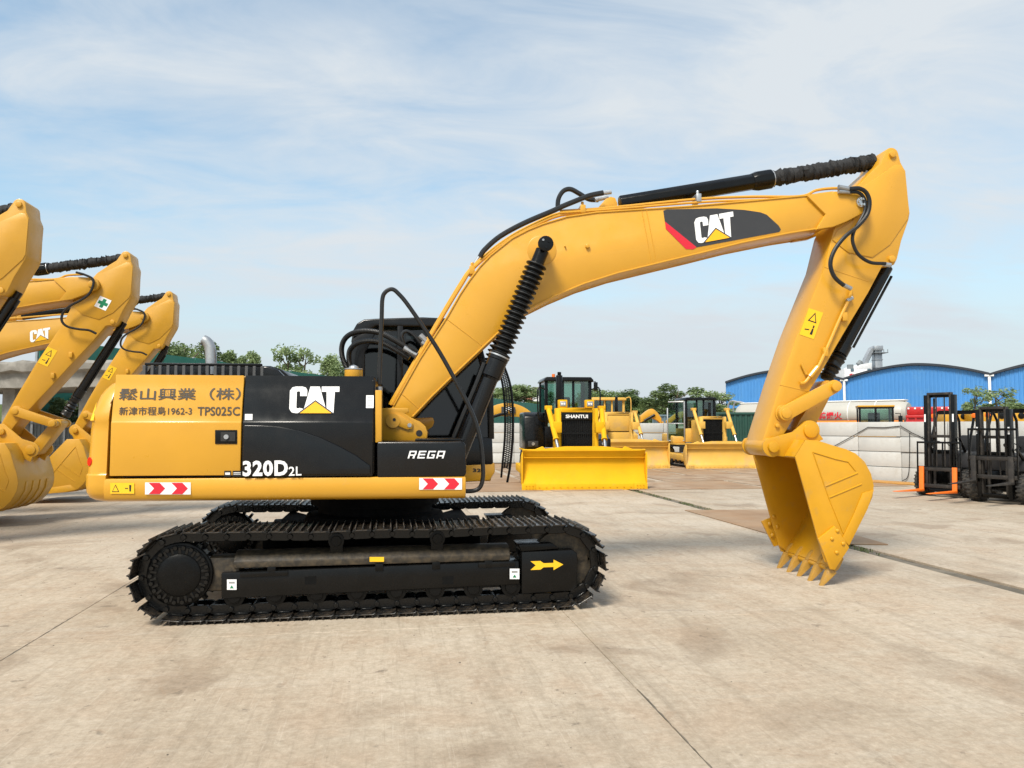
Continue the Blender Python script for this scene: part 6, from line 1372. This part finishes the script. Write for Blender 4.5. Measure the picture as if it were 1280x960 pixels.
# ------------------------------------------------------------------ trees
def tree_meshes(h, rad, shape, seed, leafm, nleaf, ls):
    rn = random.Random(seed); g = G()
    tr = [Vector((rn.uniform(-.05, .05) * h * t, rn.uniform(-.05, .05) * h * t, h * t)) for t in (0, .2, .4, .6, .8, .94)]
    g.tube(crom(tr, 3), [max(.02, .024 * h * (1 - .92 * i / 15)) for i in range(16)], 7)
    cl = []
    for i in range(rn.randint(20, 26)):
        t = rn.uniform(.22, 1.0)
        if shape == 'cone': rr = rad * (1.08 - t) * 1.15
        elif shape == 'round': rr = rad * math.sqrt(max(.06, 1 - ((t - .6) / .46) ** 2))
        else: rr = rad * (1.0 - .55 * t)
        a = rn.uniform(0, 6.28); q = rr * math.sqrt(rn.uniform(.1, 1)); c = Vector((q * math.cos(a), q * math.sin(a), h * t * .97))
        cl.append((c, rad * rn.uniform(.22, .42)))
        b0 = Vector((0, 0, max(.12 * h, c.z - q * .9))); g.tube([b0, b0.lerp(c, .55) + Vector((0, 0, .02 * h)), c], [.007 * h, .005 * h, .002 * h], 5, False)
    trunk = g.mesh('trunk', M['bark']); g = G()
    for _ in range(nleaf):
        c, s = rn.choice(cl); v = Vector((rn.gauss(0, 1), rn.gauss(0, 1), rn.gauss(0, .8))); v = v.normalized() * s * rn.uniform(.2, 1.0) ** .6; p = c + v
        n_ = Vector((rn.gauss(0, 1), rn.gauss(0, 1), rn.gauss(.4, 1))).normalized(); u = n_.orthogonal().normalized(); u.rotate(Matrix.Rotation(rn.uniform(0, 6.28), 3, n_)); w_ = n_.cross(u); k = ls * rn.uniform(.6, 1.35)
        g.add([p - u * k, p + w_ * k * .5, p + u * k, p - w_ * k * .5], [(0, 1, 2, 3)])
    return trunk, g.mesh('crown', leafm)
TM = [tree_meshes(9, 2.5, 'round', 1, M['leaf'], 9000, .125), tree_meshes(9, 1.5, 'cone', 2, M['leaf2'], 6000, .125), tree_meshes(9, 2.2, 'oval', 3, M['leaf2'], 7000, .125),
      tree_meshes(9, 3.0, 'round', 4, M['leaf3'], 10000, .13), tree_meshes(9, 2.6, 'oval', 5, M['leaf'], 9000, .125), tree_meshes(9, 1.9, 'oval', 6, M['leaf2'], 3200, .14)]
def tree(px, ytop, D, v, label, group, wsc=1., kind='tree'):
    c = dp(px, 533, D); h = 1.75 + (536 - ytop) / FPX * D; s = h / 9.3
    r = empty(kind, (c.x, c.y, 0), random.uniform(0, 6.28), label, kind, group); r.scale = (s * wsc * WS, s * wsc * WS, s)
    link('trunk', TM[v][0], r); link('crown', TM[v][1], r)
random.seed(77); WS = 1.15
LG = 'trees behind the green screen'; BG = 'trees beyond the far wall'
for px, y, D, v, ws, lab in (
    (232, 425, 66, 3, 1.0, 'broad leafy tree beside the exhaust pipe, above the green screen'), (212, 432, 74, 0, 1.1, 'leafy tree behind the farthest parked excavator stick'), (252, 432, 70, 4, .9, 'dense tree just left of the exhaust pipe top'),
    (284, 434, 86, 1, .95, 'pointed young tree right of the exhaust pipe, first of three'), (301, 440, 90, 1, .8, 'smallest pointed young tree in the middle of three'), (316, 435, 86, 1, .85, 'pointed young tree, rightmost of the three beyond the hood'),
    (357, 431, 92, 5, 1.0, 'loose pale tree above the green screen, left of its twin'), (377, 433, 92, 5, 1.1, 'loose pale tree above the green screen, right of its twin'), (421, 444, 96, 2, 1.0, 'small round pale tree beside the cab hoses')):
    tree(px, y, D, v, lab, LG, ws)
WS = 2.3
for px, y, D, v, ws, lab in (
    (616, 490, 150, 2, 1.1, 'green tree by the mesh guard above the green screen'), (632, 484, 152, 1, 1.3, 'pointed green tree second right of the mesh guard'), (645, 482, 150, 2, 1.1, 'tallest tree in the clump left of the black dozer cab'), (658, 486, 155, 0, .9, 'rounded tree at the right of the clump left of the dozer cab'), (672, 500, 150, 4, .9, 'low tree touching the black dozer cab mirror'),
    (742, 486, 90, 4, .9, 'tree directly right of the black dozer cab'), (757, 489, 92, 0, 1.0, 'tree behind the yellow dozer cab roof'), (776, 490, 90, 3, .9, 'dark tree above the yellow dozer cab right side'), (796, 494, 88, 4, 1.0, 'tree falling away right of the yellow dozer cab'), (812, 508, 90, 0, 1.2, 'low tree in the dip between the dozers'),
    (847, 483, 80, 3, .85, 'tallest dark tree left of the open cab dozer'), (836, 500, 84, 0, 1.0, 'lower tree at the left foot of the tallest tree'), (864, 504, 84, 4, 1.0, 'lower tree between the two tall trees by the shed'), (886, 489, 78, 5, 1.2, 'loose pale tree beside the left corner of the blue shed'), (903, 492, 78, 5, 1.0, 'loose pale tree overlapping the blue shed corner'),
    (1222, 484, 70, 5, .65, 'thin young tree before the blue shed left of the white downpipe'), (1250, 486, 66, 5, .9, 'wispy young tree before the blue shed right of the white downpipe'), (1276, 505, 60, 2, 1.2, 'low green tree top at the right edge of the wall')):
    tree(px, y, D, v, lab, BG, ws)
WS = 1.0
for px, y, D, v, ws, lab in ((66, 500, 36.5, 3, 1.3, 'dark shrub under the raised slab by the middle bucket'), (84, 498, 37.5, 0, 1.4, 'dark shrub between the slab and fence at mid left'), (104, 502, 37, 3, 1.4, 'dark shrub next to the counterweight above the grey fence'), (126, 500, 37, 4, 1.2, 'shrub hidden partly by the counterweight'), (36, 502, 38, 3, 1.2, 'shrub behind the middle parked stick'), (170, 452, 38, 3, .7, 'dark tree between the two rear sticks')):
    tree(px, y, D, v, lab, 'shrubs at the left back', ws, 'shrub')
g = G(); g.prism([(-400 + 40 * i, 0) for i in range(21)][::-1] + [(-400 + 40 * i, 9 + 3 * math.sin(i * 1.7) + 2 * math.sin(i * 4.1)) for i in range(21)], 420, 430)
o = tag(g.build('hills', M['leaf3']), 'far wooded skyline', kind='structure')
